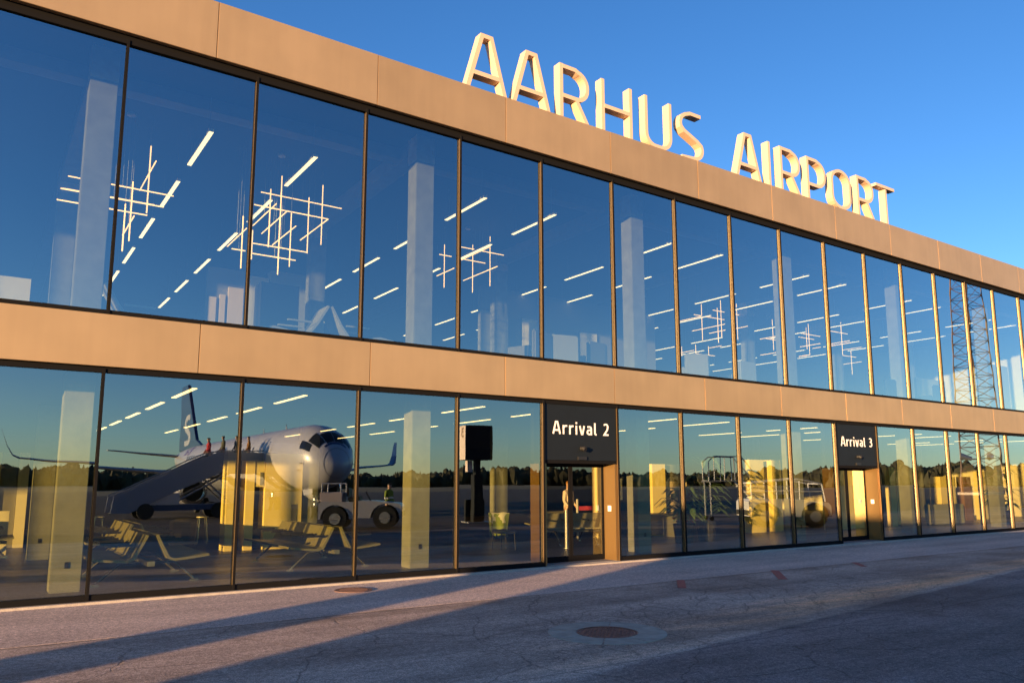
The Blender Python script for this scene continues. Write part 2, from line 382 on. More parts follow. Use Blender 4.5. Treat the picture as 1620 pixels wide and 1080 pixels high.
def wood_floor():
    m, t, b = nt('hall_floor'); N = t.nodes.new; Lk = t.links.new
    ge = N('ShaderNodeNewGeometry'); mp = N('ShaderNodeMapping'); mp.inputs['Scale'].default_value = (.5, 6, 1); Lk(ge.outputs['Position'], mp.inputs['Vector'])
    n = N('ShaderNodeTexNoise'); n.inputs['Scale'].default_value = 1.4; n.inputs['Detail'].default_value = 6; Lk(mp.outputs[0], n.inputs['Vector'])
    cr = N('ShaderNodeMix'); cr.data_type = 'RGBA'; cr.inputs[6].default_value = (.024, .018, .011, 1); cr.inputs[7].default_value = (.085, .058, .03, 1); Lk(n.outputs[0], cr.inputs[0])
    Lk(cr.outputs[2], b.inputs['Base Color']); b.inputs['Roughness'].default_value = .38
wood_floor()

def grass_mat():
    m, t, b = nt('dry_grass'); N = t.nodes.new; Lk = t.links.new
    ge = N('ShaderNodeNewGeometry'); n = N('ShaderNodeTexNoise'); n.inputs['Scale'].default_value = .05; n.inputs['Detail'].default_value = 8; Lk(ge.outputs['Position'], n.inputs['Vector'])
    cr = N('ShaderNodeMix'); cr.data_type = 'RGBA'; cr.inputs[6].default_value = (.11, .085, .035, 1); cr.inputs[7].default_value = (.20, .15, .07, 1); Lk(n.outputs[0], cr.inputs[0])
    Lk(cr.outputs[2], b.inputs['Base Color']); b.inputs['Roughness'].default_value = .95
grass_mat()

# ------------------------------------------------------------------ the setting
kind(MB().add([(-3000, -3000, -.06), (3000, -3000, -.06), (3000, 3000, -.06), (-3000, 3000, -.06)], [(0, 1, 2, 3)]).build('ground', 'dry_grass'), 'structure')
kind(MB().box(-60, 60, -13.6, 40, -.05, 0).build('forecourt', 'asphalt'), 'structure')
kind(MB().box(-160, 260, -150, -13.61, -.05, -.001).build('apron', 'apron_asphalt'), 'structure')
kind(MB().box(-20, 60, -3.05, -.16, -.03, .0014).build('pavement', 'asphalt_strip'), 'structure')

# ------------------------------------------------------------------ terminal building
GZ0, GZ1, UZ0, UZ1 = .04, 3.50, 4.36, 8.93
FZ0, FZ1 = 9.03, 10.07
P = 2.1
I0, I1 = -14, 20
X0, X1 = I0 * P, I1 * P
DOORS = (4, 9)
bld = thing('terminal_building', 'two storey airport terminal with bronze panels and tall reflecting glass front', 'building')
# shell
MB().box(X0, X1, .16, 22, -.02, .045).build('hall_floor', 'hall_floor', bld)
MB().box(X0, X1, .10, 22, 3.62, 4.26).build('floor_slab', 'upper_floor', bld)
MB().box(X0, X1, .17, 22, 3.56, 3.615).build('hall_ceiling', 'ceiling_dark', bld)
MB().box(X0, X1, .10, 22, 9.32, 9.9).build('roof_slab', 'ceiling_dark', bld)
MB().box(X0, X1, 22.0, 22.3, .0, 9.9).build('back_wall', 'dark_wall', bld)
MB().box(X0 - .3, X0 - .004, -.02, 22.3, 0, 10.0).build('end_wall', 'white_wall', bld)
MB().box(X1 + .004, X1 + .3, -.02, 22.3, 0, 10.0).build('end_wall', 'white_wall', bld)
# threshold kerb
MB().box(X0, X1, -.155, .10, -.01, .036).build('threshold', 'kerb_concrete', bld, bevel=.006)
# fascia backing and black gap strips
MB().box(X0, X1, -.02, .09, 3.50, 4.36).build('spandrel_backing', 'frame_black', bld)
MB().box(X0, X1, -.02, .09, 8.93, 10.04).build('parapet_backing', 'frame_black', bld)
# bronze panels, each its own piece
PW = 3.012
pm_top = MB().box(0, PW - .010, -.13, -.025, FZ0, FZ1).mesh('fascia_panel', 'bronze_panel', bevel=.004)
pm_mid = MB().box(0, PW - .010, -.10, -.025, 3.535, 4.345).mesh('fascia_panel', 'bronze_panel', bevel=.004)
k = -14
while 1.36 + k * PW < X1:
    x = 1.36 + k * PW
    if x > X0 - .5:
        for pm in (pm_top, pm_mid):
            o = link('fascia_panel', pm, bld, (x + .005, random.uniform(-.0015, .0015), 0))
            o.rotation_euler = (0, 0, random.uniform(-.0006, .0006))
    k += 1
MB().box(X0, X1, -.10, .30, FZ1 - .02, FZ1 + .006).build('parapet_cap', 'bronze_panel', bld)
# frames: each mullion bronze with a black front cap
def mullion(x, z0, z1):
    o = MB().box(-.015, .015, -.064, -.013, z0, z1).build('mullion', 'frame_bronze', bld, loc=(x, 0, 0))
    MB().box(-.020, .020, -.076, -.062, z0, z1).build('cap', 'frame_black', o)
    MB().box(-.022, .022, .013, .09, z0, z1).build('inner_post', 'frame_black', o)
def rail(name, z0, z1, x0=X0, x1=X1, y0=-.06):
    MB().box(x0, x1, y0, .12, z0, z1).build(name, 'frame_black', bld)
mA = mB = None
for i in range(I0, I1 + 1):
    for (z0, z1) in ((GZ0, 3.50), (UZ0, 8.93)):
        mullion(i * P, z0, z1)
rail('bottom_rail', UZ0 - .004, UZ0 + .06); rail('top_rail', UZ1 - .07, UZ1 - .002)
rail('top_rail', GZ1 - .06, GZ1 - .002)
i = I0
while i < I1:
    if i not in DOORS: rail('bottom_rail', GZ0, GZ0 + .085, i * P, (i + 1) * P)
    i += 1
up_me = MB().box(-P / 2 + .02, P / 2 - .02, -.012, .012, -(UZ1 - UZ0) / 2 + .03, (UZ1 - UZ0) / 2 - .03).mesh('pane', 'facade_glass')
lo_me = MB().box(-P / 2 + .02, P / 2 - .02, -.012, .012, -(GZ1 - GZ0) / 2 + .04, (GZ1 - GZ0) / 2 - .03).mesh('pane', 'hall_glass')
for i in range(I0, I1):
    j = lambda: random.uniform(-1, 1) * R(.12)
    link('pane', up_me, bld, ((i + .5) * P, 0, (UZ0 + UZ1) / 2), (j(), 0, j()))
    if i not in DOORS: link('pane', lo_me, bld, ((i + .5) * P, 0, (GZ0 + GZ1) / 2), (j(), 0, j()))
# columns: cast concrete, two rows
for k in range(-1, 7):
    x = -.19 + 6.31 * k
    for (y, z0, z1) in ((1.15, .045, 3.56), (1.15, 4.26, 8.72), (7.6, .045, 3.56), (7.6, 4.26, 8.72)):
        if x > X1 - .5: continue
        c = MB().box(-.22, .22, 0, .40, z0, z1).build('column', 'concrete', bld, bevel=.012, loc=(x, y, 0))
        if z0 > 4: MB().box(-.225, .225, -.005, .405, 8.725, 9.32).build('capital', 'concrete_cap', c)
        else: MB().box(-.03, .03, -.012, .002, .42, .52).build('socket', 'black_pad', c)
# roof beams over the upper hall
for k in range(-1, 7):
    x = -.19 + 6.31 * k
    if X0 + .3 < x < X1 - .3: MB().box(x - .2, x + .2, 1.62, 21.9, 8.98, 9.315).build('roof_beam', 'beam_grey', bld)
MB().box(X0, X1, 2.0, 2.35, 9.05, 9.31).build('edge_beam', 'beam_grey', bld)

# doors ------------------------------------------------------------------
def door(i, num):
    xa, xb = i * P + .03, (i + 1) * P - .03
    s = MB().box(xa, xb, -.035, .05, 2.24, 3.44).build('sign_panel', 'sign_grey', bld)
    t = 'Arrival ' + num; size = .272; wdt = word_len(t, .21) * size
    mb = MB(); word(mb, t, (xa + xb) / 2 - wdt / 2 + .0, 2.80, size, .038, -.043, -.036, .21)
    mb.build('lettering', 'sign_white', s)
    xc = (xa + xb) / 2
    mb = MB(); mb.tube((xc, -.036, 2.50), (xc, -.10, 2.50), .05, .035, 12).tube((xc, -.10, 2.50), (xc + .01, -.16, 2.47), .055, .05, 12)
    mb.tube((xc + .07, -.037, 2.49), (xc + .07, -.09, 2.49), .02); mb.build('camera_lamp', 'black_pad', s, smooth=True)
    MB().box(xc - .12, xc + .12, -.07, -.036, 2.25, 2.32).build('motion_sensor', 'black_pad', s)
    MB().box(xa, xb, -.03, .48, 2.17, 2.236).build('door_head', 'frame_black', bld)
    # recess: reveals in bronze on both sides
    MB().box(xb - .055, xb, -.03, .48, .045, 2.165).build('door_reveal', 'reveal_bronze', bld)
    MB().box(xa, xa + .055, -.03, .48, .045, 2.165).build('door_reveal', 'reveal_bronze', bld)
    MB().box(xa - .03, xb + .03, .0, .50, .036, .047).build('door_mat', 'grey_wall', bld)
    b = MB().box(xb - .067, xb - .055, .12, .22, 1.12, 1.24).build('door_button', 'sign_white', bld)
    xm = xc
    for (a, c) in ((xa + .06, xm - .004), (xm + .004, xb - .06)):
        d = MB(); y0, y1 = .36, .40
        d.box(a, a + .05, y0, y1, .055, 2.165); d.box(c - .05, c, y0, y1, .055, 2.165)
        d.box(a + .05, c - .05, y0, y1, .055, .17); d.box(a + .05, c - .05, y0, y1, 2.10, 2.165)
        lf = d.build('sliding_door', 'frame_black', bld)
        MB().box(a + .04, c - .04, .372, .388, .16, 2.11).build('glass_leaf', 'door_glass', lf)
    MB().box(xa, xb, .34, .46, 2.16, 3.44).build('door_operator', 'frame_black', bld)
door(4, '2'); door(9, '3')

# roof sign ------------------------------------------------------------------
sign = thing('roof_sign', 'raised cream letters along the roof edge reading the airport name', 'sign', (0, 0, FZ1 + .008))
LET = [('A', 6.40, 1.13), ('A', 7.60, 1.13), ('R', 8.93, .98), ('H', 10.20, 1.08), ('U', 11.63, 1.03), ('S', 12.86, .98),
       ('A', 15.05, 1.16), ('I', 16.42, .26), ('R', 17.00, 1.03), ('P', 18.26, 1.02), ('O', 19.48, 1.12), ('R', 20.86, 1.03), ('T', 22.02, 1.08)]
CH = 1.37
for c, x, wl in LET:
    wv, st = GLYPH[c]; mb = MB()
    for q, p in enumerate(st):
        stroke(mb, p, .097, x, 0, wl / wv, CH, -.02 - .002 * q, .20 - .002 * q)
    o = mb.build('letter', 'letter_white', sign)
    o['label'] = 'cream raised capital letter %s of the roof sign' % c

# ------------------------------------------------------------------ linear ceiling lamps
def lamp_proto(label, group, wires):
    t = thing('ceiling_lamp', label, 'lamp', group=group)
    MB().box(-.045, .045, -.97, .97, .012, .07).build('housing', 'white_paint', t)
    MB().box(-.042, .042, -.965, .965, 0, .010).build('diffuser', 'lamp_glow', t)
    if wires:
        for y in (-.8, .8): MB().tube((0, y, .07), (0, y, .80), .004, n=5).build('suspension_wire', 'steel', t)
    return t
protoU = lamp_proto('slim lit strip lamp hanging below the upper hall ceiling', 'strip lamps over the upper hall', True)
protoL = lamp_proto('slim lit strip lamp under the ground floor hall ceiling', 'strip lamps over the ground floor hall', False)
firstU = firstL = True
for b in range(0, 6):
    for xo in (1.75, 3.85):
        for n in range(6):
            x = xo + 6.31 * b; y = 1.74 + 3.02 * n + .97
            if x > X1 - .3: continue
            o = protoU if firstU else copy_tree(protoU); firstU = False; o.location = (x, y, 8.50)
            nth = ('nearest the glass', 'second from the glass', 'third from the glass', 'fourth from the glass', 'fifth from the glass', 'furthest from the glass')[n]
            bay = ('first', 'second', 'third', 'fourth', 'fifth', 'sixth')[b]; side = 'left' if xo < 2 else 'right'
            o['label'] = 'hanging strip lamp %s, %s row of the %s upstairs column bay' % (nth, side, bay)
            if n < (5 if b < 2 else 2):
                o = protoL if firstL else copy_tree(protoL); firstL = False; o.location = (x - .03, y, 3.485)
                o['label'] = 'ground floor strip lamp %s, %s row of the %s column bay' % (nth, side, bay)

# ------------------------------------------------------------------ rod chandeliers
CHANDELIERS = [
 [('z', 0.95, 3.44, 7.93, 1.44), ('z', 0.7, 3.74, 7.29, 1.27), ('z', 0.57, 3.57, 6.87, 0.99), ('x', 0.52, 3.8, 7.8, 1.96), ('x', 0.38, 3.83, 7.53, 1.9), ('x', 0.25, 3.27, 7.35, 1.62), ('x', 0.14, 3.21, 7.09, 1.58), ('y', 1.0, 3.99, 8.19, 1.92), ('y', 0.64, 3.52, 6.9, 1.44)],
 [('z', 3.71, 3.53, 7.96, 1.41), ('z', 4.96, 4.3, 8.22, 1.51), ('z', 4.44, 3.77, 7.71, 1.35), ('z', 3.65, 4.14, 7.84, 1.4), ('z', 4.04, 3.78, 7.29, 1.28), ('z', 3.83, 3.94, 7.12, 1.3), ('z', 3.09, 3.45, 6.92, 0.66), ('z', 3.0, 3.93, 7.09, 1.21), ('x', 4.42, 4.17, 8.43, 1.97), ('x', 4.06, 3.82, 7.97, 1.72), ('x', 3.91, 4.04, 7.14, 1.27), ('x', 3.75, 3.97, 6.88, 0.99), ('x', 2.79, 3.36, 6.73, 0.29), ('y', 3.48, 3.99, 7.83, 1.78), ('y', 3.7, 3.97, 7.68, 1.86), ('y', 3.87, 3.74, 7.34, 1.64), ('y', 4.56, 3.72, 7.6, 1.82), ('y', 2.88, 3.93, 7.17, 1.56)],
 [('z', 10.16, 5.77, 8.03, 1.45), ('z', 10.93, 6.02, 8.44, 1.56), ('z', 9.43, 6.18, 8.09, 1.31), ('x', 10.66, 6.01, 8.71, 1.54), ('x', 10.46, 6.22, 8.42, 0.85), ('x', 9.19, 5.69, 8.25, 0.4), ('y', 10.33, 5.92, 8.55, 1.6), ('y', 10.52, 5.95, 7.97, 1.94), ('y', 9.18, 5.67, 7.75, 1.0)],
 [('z', 22.8, 8.28, 8.32, 1.51), ('z', 22.86, 7.5, 8.06, 1.44), ('z', 23.12, 7.54, 8.38, 1.52), ('z', 24.2, 7.62, 8.39, 1.53), ('x', 23.37, 8.37, 8.61, 1.86), ('x', 23.34, 7.84, 8.77, 0.7), ('x', 24.88, 8.03, 8.82, 0.82), ('y', 22.72, 7.89, 8.01, 1.74), ('y', 21.44, 7.72, 8.19, 1.24), ('y', 22.77, 7.47, 7.78, 0.84), ('y', 24.14, 7.4, 8.09, 0.72)],
 [('z', 28.48, 9.09, 8.52, 1.46), ('x', 28.29, 9.08, 8.29, 0.68), ('y', 27.68, 8.79, 8.25, 0.86), ('y', 27.53, 8.69, 7.48, 0.84)],
 [('z', 30.69, 8.73, 8.48, 1.5), ('z', 30.4, 8.66, 8.48, 1.03), ('x', 30.95, 8.79, 8.73, 1.46), ('x', 30.11, 8.47, 8.43, 1.2), ('y', 29.54, 7.9, 7.96, 1.06), ('y', 29.94, 7.85, 7.87, 0.42), ('y', 29.16, 7.97, 7.45, 0.56)],
 [('z', 30.47, 6.9, 8.21, 1.51), ('x', 29.71, 6.57, 8.36, 1.43), ('y', 29.41, 6.32, 7.75, 1.06), ('y', 28.96, 6.06, 7.75, 0.96)],
 [('z', 36.33, 10.73, 8.24, 1.48), ('z', 36.88, 10.47, 8.18, 1.43), ('x', 35.91, 10.18, 8.36, 1.88), ('y', 36.1, 10.27, 7.96, 1.68), ('y', 36.68, 10.43, 8.83, 1.38)],
 [('z', 26.04, 12.49, 7.99, 0.46), ('z', 26.02, 11.59, 7.97, 0.43), ('z', 27.71, 12.3, 8.04, 0.68), ('x', 27.06, 11.91, 7.84, 1.3), ('y', 25.32, 11.55, 7.77, 0.98), ('y', 27.3, 11.5, 8.19, 0.76)],
]
CLAB = ['glowing rod chandelier behind the leftmost upstairs column', 'largest glowing rod chandelier, in the third upstairs window from the left',
        'glowing rod chandelier right of the second upstairs column', 'glowing rod chandelier left of the fourth upstairs column, the fullest on the right',
        'small three rod chandelier just left of the fourth upstairs column', 'rod chandelier just right of the fourth upstairs column',
        'upper rod chandelier in the pane two right of the fourth upstairs column', 'lower rod chandelier in the pane two right of the fourth upstairs column',
        'lowest and smallest rod chandelier in the pane right of the third upstairs column']
for rods, lab in zip(CHANDELIERS, CLAB):
    cx = sum(r[1] for r in rods) / len(rods); cy = sum(r[2] for r in rods) / len(rods)
    t = thing('rod_chandelier', lab, 'chandelier', (cx, cy, 9.30), group='rod chandeliers of the upper hall')
    MB().tube((0, 0, -.03), (0, 0, .02), .09, n=12).build('ceiling_rose', 'white_paint', t)
    for (ax, x, y, z, L) in rods:
        d = {'x': Vector((1, 0, 0)), 'y': Vector((0, 1, 0)), 'z': Vector((0, 0, 1))}[ax] * L / 2
        c = Vector((x - cx, y - cy, z - 9.30))
        top = min(.02, c.z + abs(d.z))
        rd = MB().tube(c - d, c + d, .013, n=6).build('rod', 'rod_glow', t)
        MB().tube(c, (c.x, c.y, 0), .003, n=4).build('wire', 'steel', rd)

# ------------------------------------------------------------------ interior: partitions and furniture of the ground floor
def partition(label, boxes, name='partition_wall', m='white_wall', cat='partition'):
    x = sum(b[0] + b[1] for b in boxes) / (2 * len(boxes)); y = boxes[0][2]
    t = thing(name, label, cat, (x, y, .045))
    for b in boxes:
        mm = b[6] if len(b) > 6 else m
        MB().box(b[0] - x, b[1] - x, b[2] - y, b[3] - y, b[4], b[5]).build(b[7] if len(b) > 7 else 'panel', mm, t)
    return t
partition('white partition block with a grey header between the two left benches', [
    (3.86, 4.15, 7.5, 8.0, 0, 2.30, 'warm_wall'), (4.34, 4.56, 7.5, 8.0, 0, 2.30, 'warm_wall'), (4.84, 5.84, 7.5, 8.0, 0, 2.50, 'warm_wall'),
    (3.86, 4.83, 7.56, 7.95, 2.305, 2.58, 'grey_wall', 'header'), (4.58, 4.82, 7.52, 7.9, 1.62, 2.30, 'warm_wall'), (4.70, 4.77, 7.5, 7.519, 1.66, 2.0, 'grey_wall', 'opening'),
    (5.56, 5.71, 7.485, 7.499, .55, 1.15, 'grey_wall', 'opening'), (5.85, 6.2, 7.8, 8.4, 0, 2.35, 'grey_wall', 'return_panel'),
    (4.57, 4.83, 7.7, 7.9, 0, .5, 'black_pad', 'plinth')])
partition('pale wall with door frames at the far left of the ground floor hall', [
    (-6.0, -.95, 12.0, 12.2, 0, 2.55, 'warm_wall'), (-.94, -.55, 12.05, 12.25, 0, 2.55, 'grey_wall', 'door_leaf'), (-.54, -.30, 11.95, 12.2, 0, 2.55),
    (-1.25, -1.15, 11.93, 11.999, .9, 2.3, 'seat_olive', 'frame'), (-2.0, -.75, 9.6, 9.9, 0, 1.05)])
partition('narrow pale partition behind the third column from the left', [(14.75, 15.0, 5.6, 5.9, 0, 2.3, 'warm_wall'), (15.25, 15.4, 5.7, 5.9, 0, 2.3, 'warm_wall')])
partition('broad pale partition left of the tall potted plants', [(16.9, 17.5, 5.4, 5.7, 0, 2.32, 'warm_wall'), (17.51, 18.4, 5.6, 5.9, 0, 2.32, 'grey_wall')])
partition('pair of timber clad pillars behind the white tug reflection', [(20.7, 21.45, 4.5, 5.0, 0, 2.5, 'warm_wall'), (21.9, 22.4, 4.5, 5.0, 0, 2.5, 'warm_wall')])
partition('pale wall behind the second glass door', [(24.2, 27.5, 3.9, 4.1, 0, 2.3, 'warm_wall')])
partition('two slim pale panels right of the second door', [(28.2, 28.6, 3.8, 4.0, 0, 2.3, 'warm_wall'), (29.9, 30.15, 4.5, 4.7, 0, 2.2, 'warm_wall')])
partition('pale panels and low counter at the far right of the hall', [(33.6, 34.9, 4.6, 4.9, 0, 1.95, 'warm_wall'), (35.6, 36.3, 4.6, 4.9, 0, 1.95, 'counter'), (31.0, 33.4, 3.6, 4.0, 0, .8, 'lounge_white', 'counter_front'), (37.2, 39.0, 4.6, 4.9, 0, 2.2, 'warm_wall')])

# beam seating, back to back, rows running away from the glass
SEAT_PROF = [(.07, .84), (.13, .70), (.25, .45), (.34, .41), (.56, .43), (.86, .47)]
def bench(label, loc, n, rz=0, double=True, name='waiting_bench'):
    t = thing(name, label, 'bench', loc, rz, 'beam benches of the ground floor hall'); t.scale = (1.10, 1.12, 1.0)
    sw = .56
    for s in ((1, -1) if double else (1,)):
        for k in range(n):
            y0 = k * sw + .004; y1 = (k + 1) * sw - .004
            L, Q, _ = ribbon(SEAT_PROF, .04)
            prof = [(p.x * s, p.y) for p in L] + [(p.x * s, p.y) for p in reversed(Q)]
            MB().prism(prof, 'y', y0, y1).build('seat', 'seat_olive', t)
        for k in range(n + 1):
            y = k * sw
            MB().box(min(.24 * s, .66 * s), max(.24 * s, .66 * s), y - .022, y + .022, .66, .70).build('armrest', 'black_pad', t)
        for y in (.35, n * sw - .35):
            MB().path([(.12 * s, y, .36), (.40 * s, y, .34), (.72 * s, y, .03)], .022).build('leg', 'chrome', t)
            MB().box(min(.66 * s, .78 * s), max(.66 * s, .78 * s), y - .03, y + .03, 0, .03).build('foot', 'chrome', t)
    MB().box(-.05, .05, -.02, n * sw + .02, .32, .40).build('beam', 'steel', t)
    if not double:
        for y in (.35, n * sw - .35): MB().tube((0, y, .34), (-.3, y, .02), .02).build('leg', 'chrome', t)
    return t
bench('olive double bench nearest the glass in the second pane from the left', (1.08, 1.3, .045), 4)
bench('olive double bench standing behind the nearest one in the second pane', (1.45, 5.3, .045), 4)
bench('olive double bench in front of the white partition block', (4.55, 1.7, .045), 5)
bench('olive double bench seen through the first glass door', (13.6, 4.2, .045), 3, R(70))
bench('olive bench at the left edge beside the inner column', (-1.6, 8.3, .045), 2, 0, False)
bench('olive bench behind the third column', (14.0, 5.9, .045), 2, R(90), False)

def simple_bin():
    t = thing('waste_bin', 'dark barrel shaped bin beside the second double bench', 'bin', (3.0, 8.2, .045))
    MB().tube((0, 0, 0), (0, 0, .75), .30, .34, 10).build('body', 'black_pad', t)
    MB().tube((0, 0, .752), (0, 0, .82), .34, .2, 10).build('lid', 'rubber', t)
simple_bin()
def stool(x, y, lab):
    t = thing('bar_stool', lab, 'stool', (x, y, .045), group='slim stools in the hall')
    MB().tube((0, 0, .72), (0, 0, .75), .17, n=12).build('seat', 'white_paint', t)
    for a in range(4):
        c, s = math.cos(a * 1.571 + .78), math.sin(a * 1.571 + .78)
        MB().tube((.13 * c, .13 * s, .72), (.2 * c, .2 * s, 0), .012).build('leg', 'chrome', t)
stool(4.1, 11.0, 'pale slim stool left of the white partition block')
stool(1.6, 13.0, 'slim stool further back, left of the waste bin')
def bollard(x, y, h, m, lab):
    t = thing('door_bollard', lab, 'bollard', (x, y, .045))
    MB().tube((0, 0, .012), (0, 0, h), .05, n=14).build('post', m, t, smooth=True)
    MB().tube((0, 0, 0), (0, 0, .012), .10, n=14).build('base_plate', 'steel', t)
bollard(11.55, 3.2, 1.0, 'steel', 'round steel post standing inside the first glass door')
t = thing('door_sensor_post', 'slim pale post just right of the first glass door', 'post', (10.80, .32, .045))
MB().box(-.03, .03, -.03, .03, .01, 1.05).build('post', 'letter_white', t); MB().box(-.05, .05, -.05, .05, 0, .01).build('base_plate', 'steel', t)

# hi-vis jacket over the back of a chair
t = thing('desk_chair', 'dark chair standing in the pane left of the first door', 'chair', (9.95, 3.8, .045))
MB().box(-.24, .24, -.24, .24, .42, .47).build('seat', 'black_pad', t, bevel=.015)
MB().box(-.23, .23, .20, .245, .47, .90).build('backrest', 'black_pad', t, bevel=.015)
for sx in (-.2, .2):
    for sy in (-.2, .2): MB().tube((sx, sy, .42), (sx * 1.1, sy * 1.1, 0), .015).build('leg', 'black_pad', t)
t = thing('safety_jacket', 'yellow safety jacket with grey band hung over the dark chair', 'jacket', (9.95, 3.8, .045))
random.seed(4)
def cloth_shell(x0, x1, n, zt, zb_f, zb_b, y):
    rows = []
    mb = MB(); vs = []; m = 10
    for i in range(n + 1):
        u = i / n; x = x0 + (x1 - x0) * u
        for j in range(m + 1):
            v = j / m; a = math.pi * v
            if v < .4: z = zb_f + (zt - zb_f) * v / .4; yy = y - .055 - .03 * math.sin(u * 9 + 2) * (1 - v)
            elif v > .6: z = zt - (zt - zb_b) * (v - .6) / .4; yy = y + .06 + .035 * math.sin(u * 7) * v
            else: z = zt + .02 * math.sin((v - .4) / .2 * math.pi); yy = y - .055 + .115 * (v - .4) / .2
            vs.append((x + .02 * math.sin(v * 8 + u * 5), yy, z + .015 * math.sin(u * 11)))
    fs = [(i * (m + 1) + j, (i + 1) * (m + 1) + j, (i + 1) * (m + 1) + j + 1, i * (m + 1) + j + 1) for i in range(n) for j in range(m)]
    mb.add(vs, fs); return mb
cloth_shell(-.27, .27, 8, .92, .52, .35, .22).build('body', 'hivis', t, smooth=True)
cloth_shell(-.275, .275, 8, .935, .66, .62, .22).build('reflective_band', 'hivis_band', t, smooth=True)

# info stand and plants near the doors
t = thing('info_stand', 'small notice board on a post behind the first glass door', 'sign', (16.0, 6.2, .045))
MB().tube((0, 0, 0), (0, 0, 1.15), .02).build('post', 'steel', t)
MB().box(-.28, .28, -.015, .015, 1.15, 1.85).build('board', 'sign_white', t)
MB().box(-.2, -.04, -.02, -.016, 1.35, 1.75).build('print', 'counter', t); MB().box(.04, .2, -.02, -.016, 1.45, 1.75).build('print', 'blue_panel', t)
MB().box(-.2, .2, -.2, .2, 0, .02).build('base_plate', 'steel', t)
t = thing('red_barrier', 'red crowd barrier belt between posts behind the first door', 'barrier', (14.9, 6.0, .045))
for x in (-.7, .7): MB().tube((x, 0, 0), (x, 0, 1.2), .035, n=10).build('post', 'white_paint', t)
MB().box(-.7, .7, -.01, .01, .85, .98).build('belt', 'livery_red', t)

def plant(label, x, y, pot_r, pot_h, h, leaves, seed, flowers=0, long=.55):
    rnd = random.Random(seed)
    t = thing('potted_plant', label, 'plant', (x, y, .045), group='potted plants in the hall')
    MB().tube((0, 0, 0), (0, 0, pot_h), pot_r * .8, pot_r, 12).build('pot', 'pot_dark', t)
    MB().tube((0, 0, pot_h), (0, 0, h * .8), .03, .012).build('stem', 'counter', t)
    for i in range(leaves):
        a = rnd.uniform(0, 6.28); z = pot_h + rnd.uniform(.05, h - pot_h); l = rnd.uniform(.6, 1.1) * long
        out = Vector((math.cos(a), math.sin(a), 0)); side = Vector((-out.y, out.x, 0)); wv = l * rnd.uniform(.13, .3)
        base = Vector((0, 0, z)) + out * rnd.uniform(0, .12)
        p = [base, base + out * l * .35 + Vector((0, 0, l * .22)), base + out * l * .7 + Vector((0, 0, l * .18)), base + out * l + Vector((0, 0, -l * .1))]
        ws = [.015, wv * .5, wv * .45, .008]
        vs = []
        for q, ww in zip(p, ws): vs += [q - side * ww, q + Vector((0, 0, .02 * l)), q + side * ww]
        fs = []
        for k in range(3):
            fs += [(k * 3, k * 3 + 1, k * 3 + 4, k * 3 + 3), (k * 3 + 1, k * 3 + 2, k * 3 + 5, k * 3 + 4)]
        MB().add(vs, fs).build('leaf', 'plant_green', t, smooth=True)
    for i in range(flowers):
        a = rnd.uniform(0, 6.28); c = Vector((math.cos(a) * pot_r * .9, math.sin(a) * pot_r * .9, pot_h + rnd.uniform(.02, .15)))
        MB().tube(c, c + Vector((0, 0, .05)), .03, .07, 7).build('flower', 'flower_orange', t)
plant('broad leaved potted plant with orange flowers in a dark pot', 15.35, 2.6, .32, .55, 1.45, 80, 5, 9, .7)
plant('tall palm in a dark pot beside the broad leaved plant', 16.6, 2.9, .30, .60, 2.35, 60, 8, 0, .8)
plant('palm standing far right beyond the second door', 35.5, 3.0, .3, .5, 2.3, 34, 9, 0, .8)
plant('hanging green plant in the upstairs window beside the second column', 6.0 - .9, 3.6, .01, 2.2, 3.6, 30, 3, 0, .35) if False else None
t = thing('desk', 'dark desk with monitor behind the third column', 'desk', (16.3, 4.8, .045))
MB().box(-.8, .8, -.4, .4, .70, .74).build('top', 'pot_dark', t); MB().box(-.78, .78, .3, .36, .05, .70).build('front_panel', 'pot_dark', t)
for x in (-.75, .75): MB().box(x - .03, x + .03, -.35, .29, 0, .70).build('leg', 'steel', t)
t = thing('lit_screen', 'pale standing screen board behind the third column', 'board', (18.2, 5.6, .045))
MB().box(-.5, .5, -.02, .02, .75, 1.75).build('board', 'poster', t)
for x in (-.4, .4): MB().tube((x, 0, 0), (x, 0, .75), .02).build('leg', 'steel', t)

# upper hall -----------------------------------------------------------------
UF = 4.26
def upwall(label, boxes, name='upper_partition'): 
    x = boxes[0][0]; y = boxes[0][2]
    t = thing(name, label, 'partition', (x, y, UF))
    for b in boxes: MB().box(b[0] - x, b[1] - x, b[2] - y, b[3] - y, b[4] - UF, b[5] - UF).build('panel', b[6], t)
upwall('low white wall upstairs at the left edge', [(-6.0, -.75, 9.0, 9.2, UF, 6.8, 'white_wall')])
upwall('white wall block behind the largest chandelier', [(4.62, 5.2, 9.2, 9.4, UF, 7.75, 'white_wall'), (5.21, 6.55, 9.0, 9.4, UF, 7.95, 'lounge_white'), (3.55, 3.75, 9.25, 9.35, UF, 7.0, 'poster'), (3.85, 4.0, 9.25, 9.35, UF, 7.1, 'poster'), (4.08, 4.5, 9.25, 9.35, UF, 7.35, 'poster'), (3.5, 4.6, 9.36, 9.5, UF, 7.9, 'grey_wall')])
upwall('dark counter block upstairs in front of the white wall block', [(4.25, 5.25, 6.6, 7.2, UF, 6.95, 'pot_dark')], 'upper_counter')
upwall('long pale wall upstairs between the second and third column', [(12.6, 21.0, 9.2, 9.4, UF, 8.6, 'grey_wall'), (12.3, 13.4, 8.7, 8.9, UF, 7.6, 'lounge_white'), (14.3, 15.2, 9.1, 9.19, 6.0, 7.6, 'white_wall'), (17.0, 17.8, 9.1, 9.19, 6.0, 7.4, 'white_wall')])
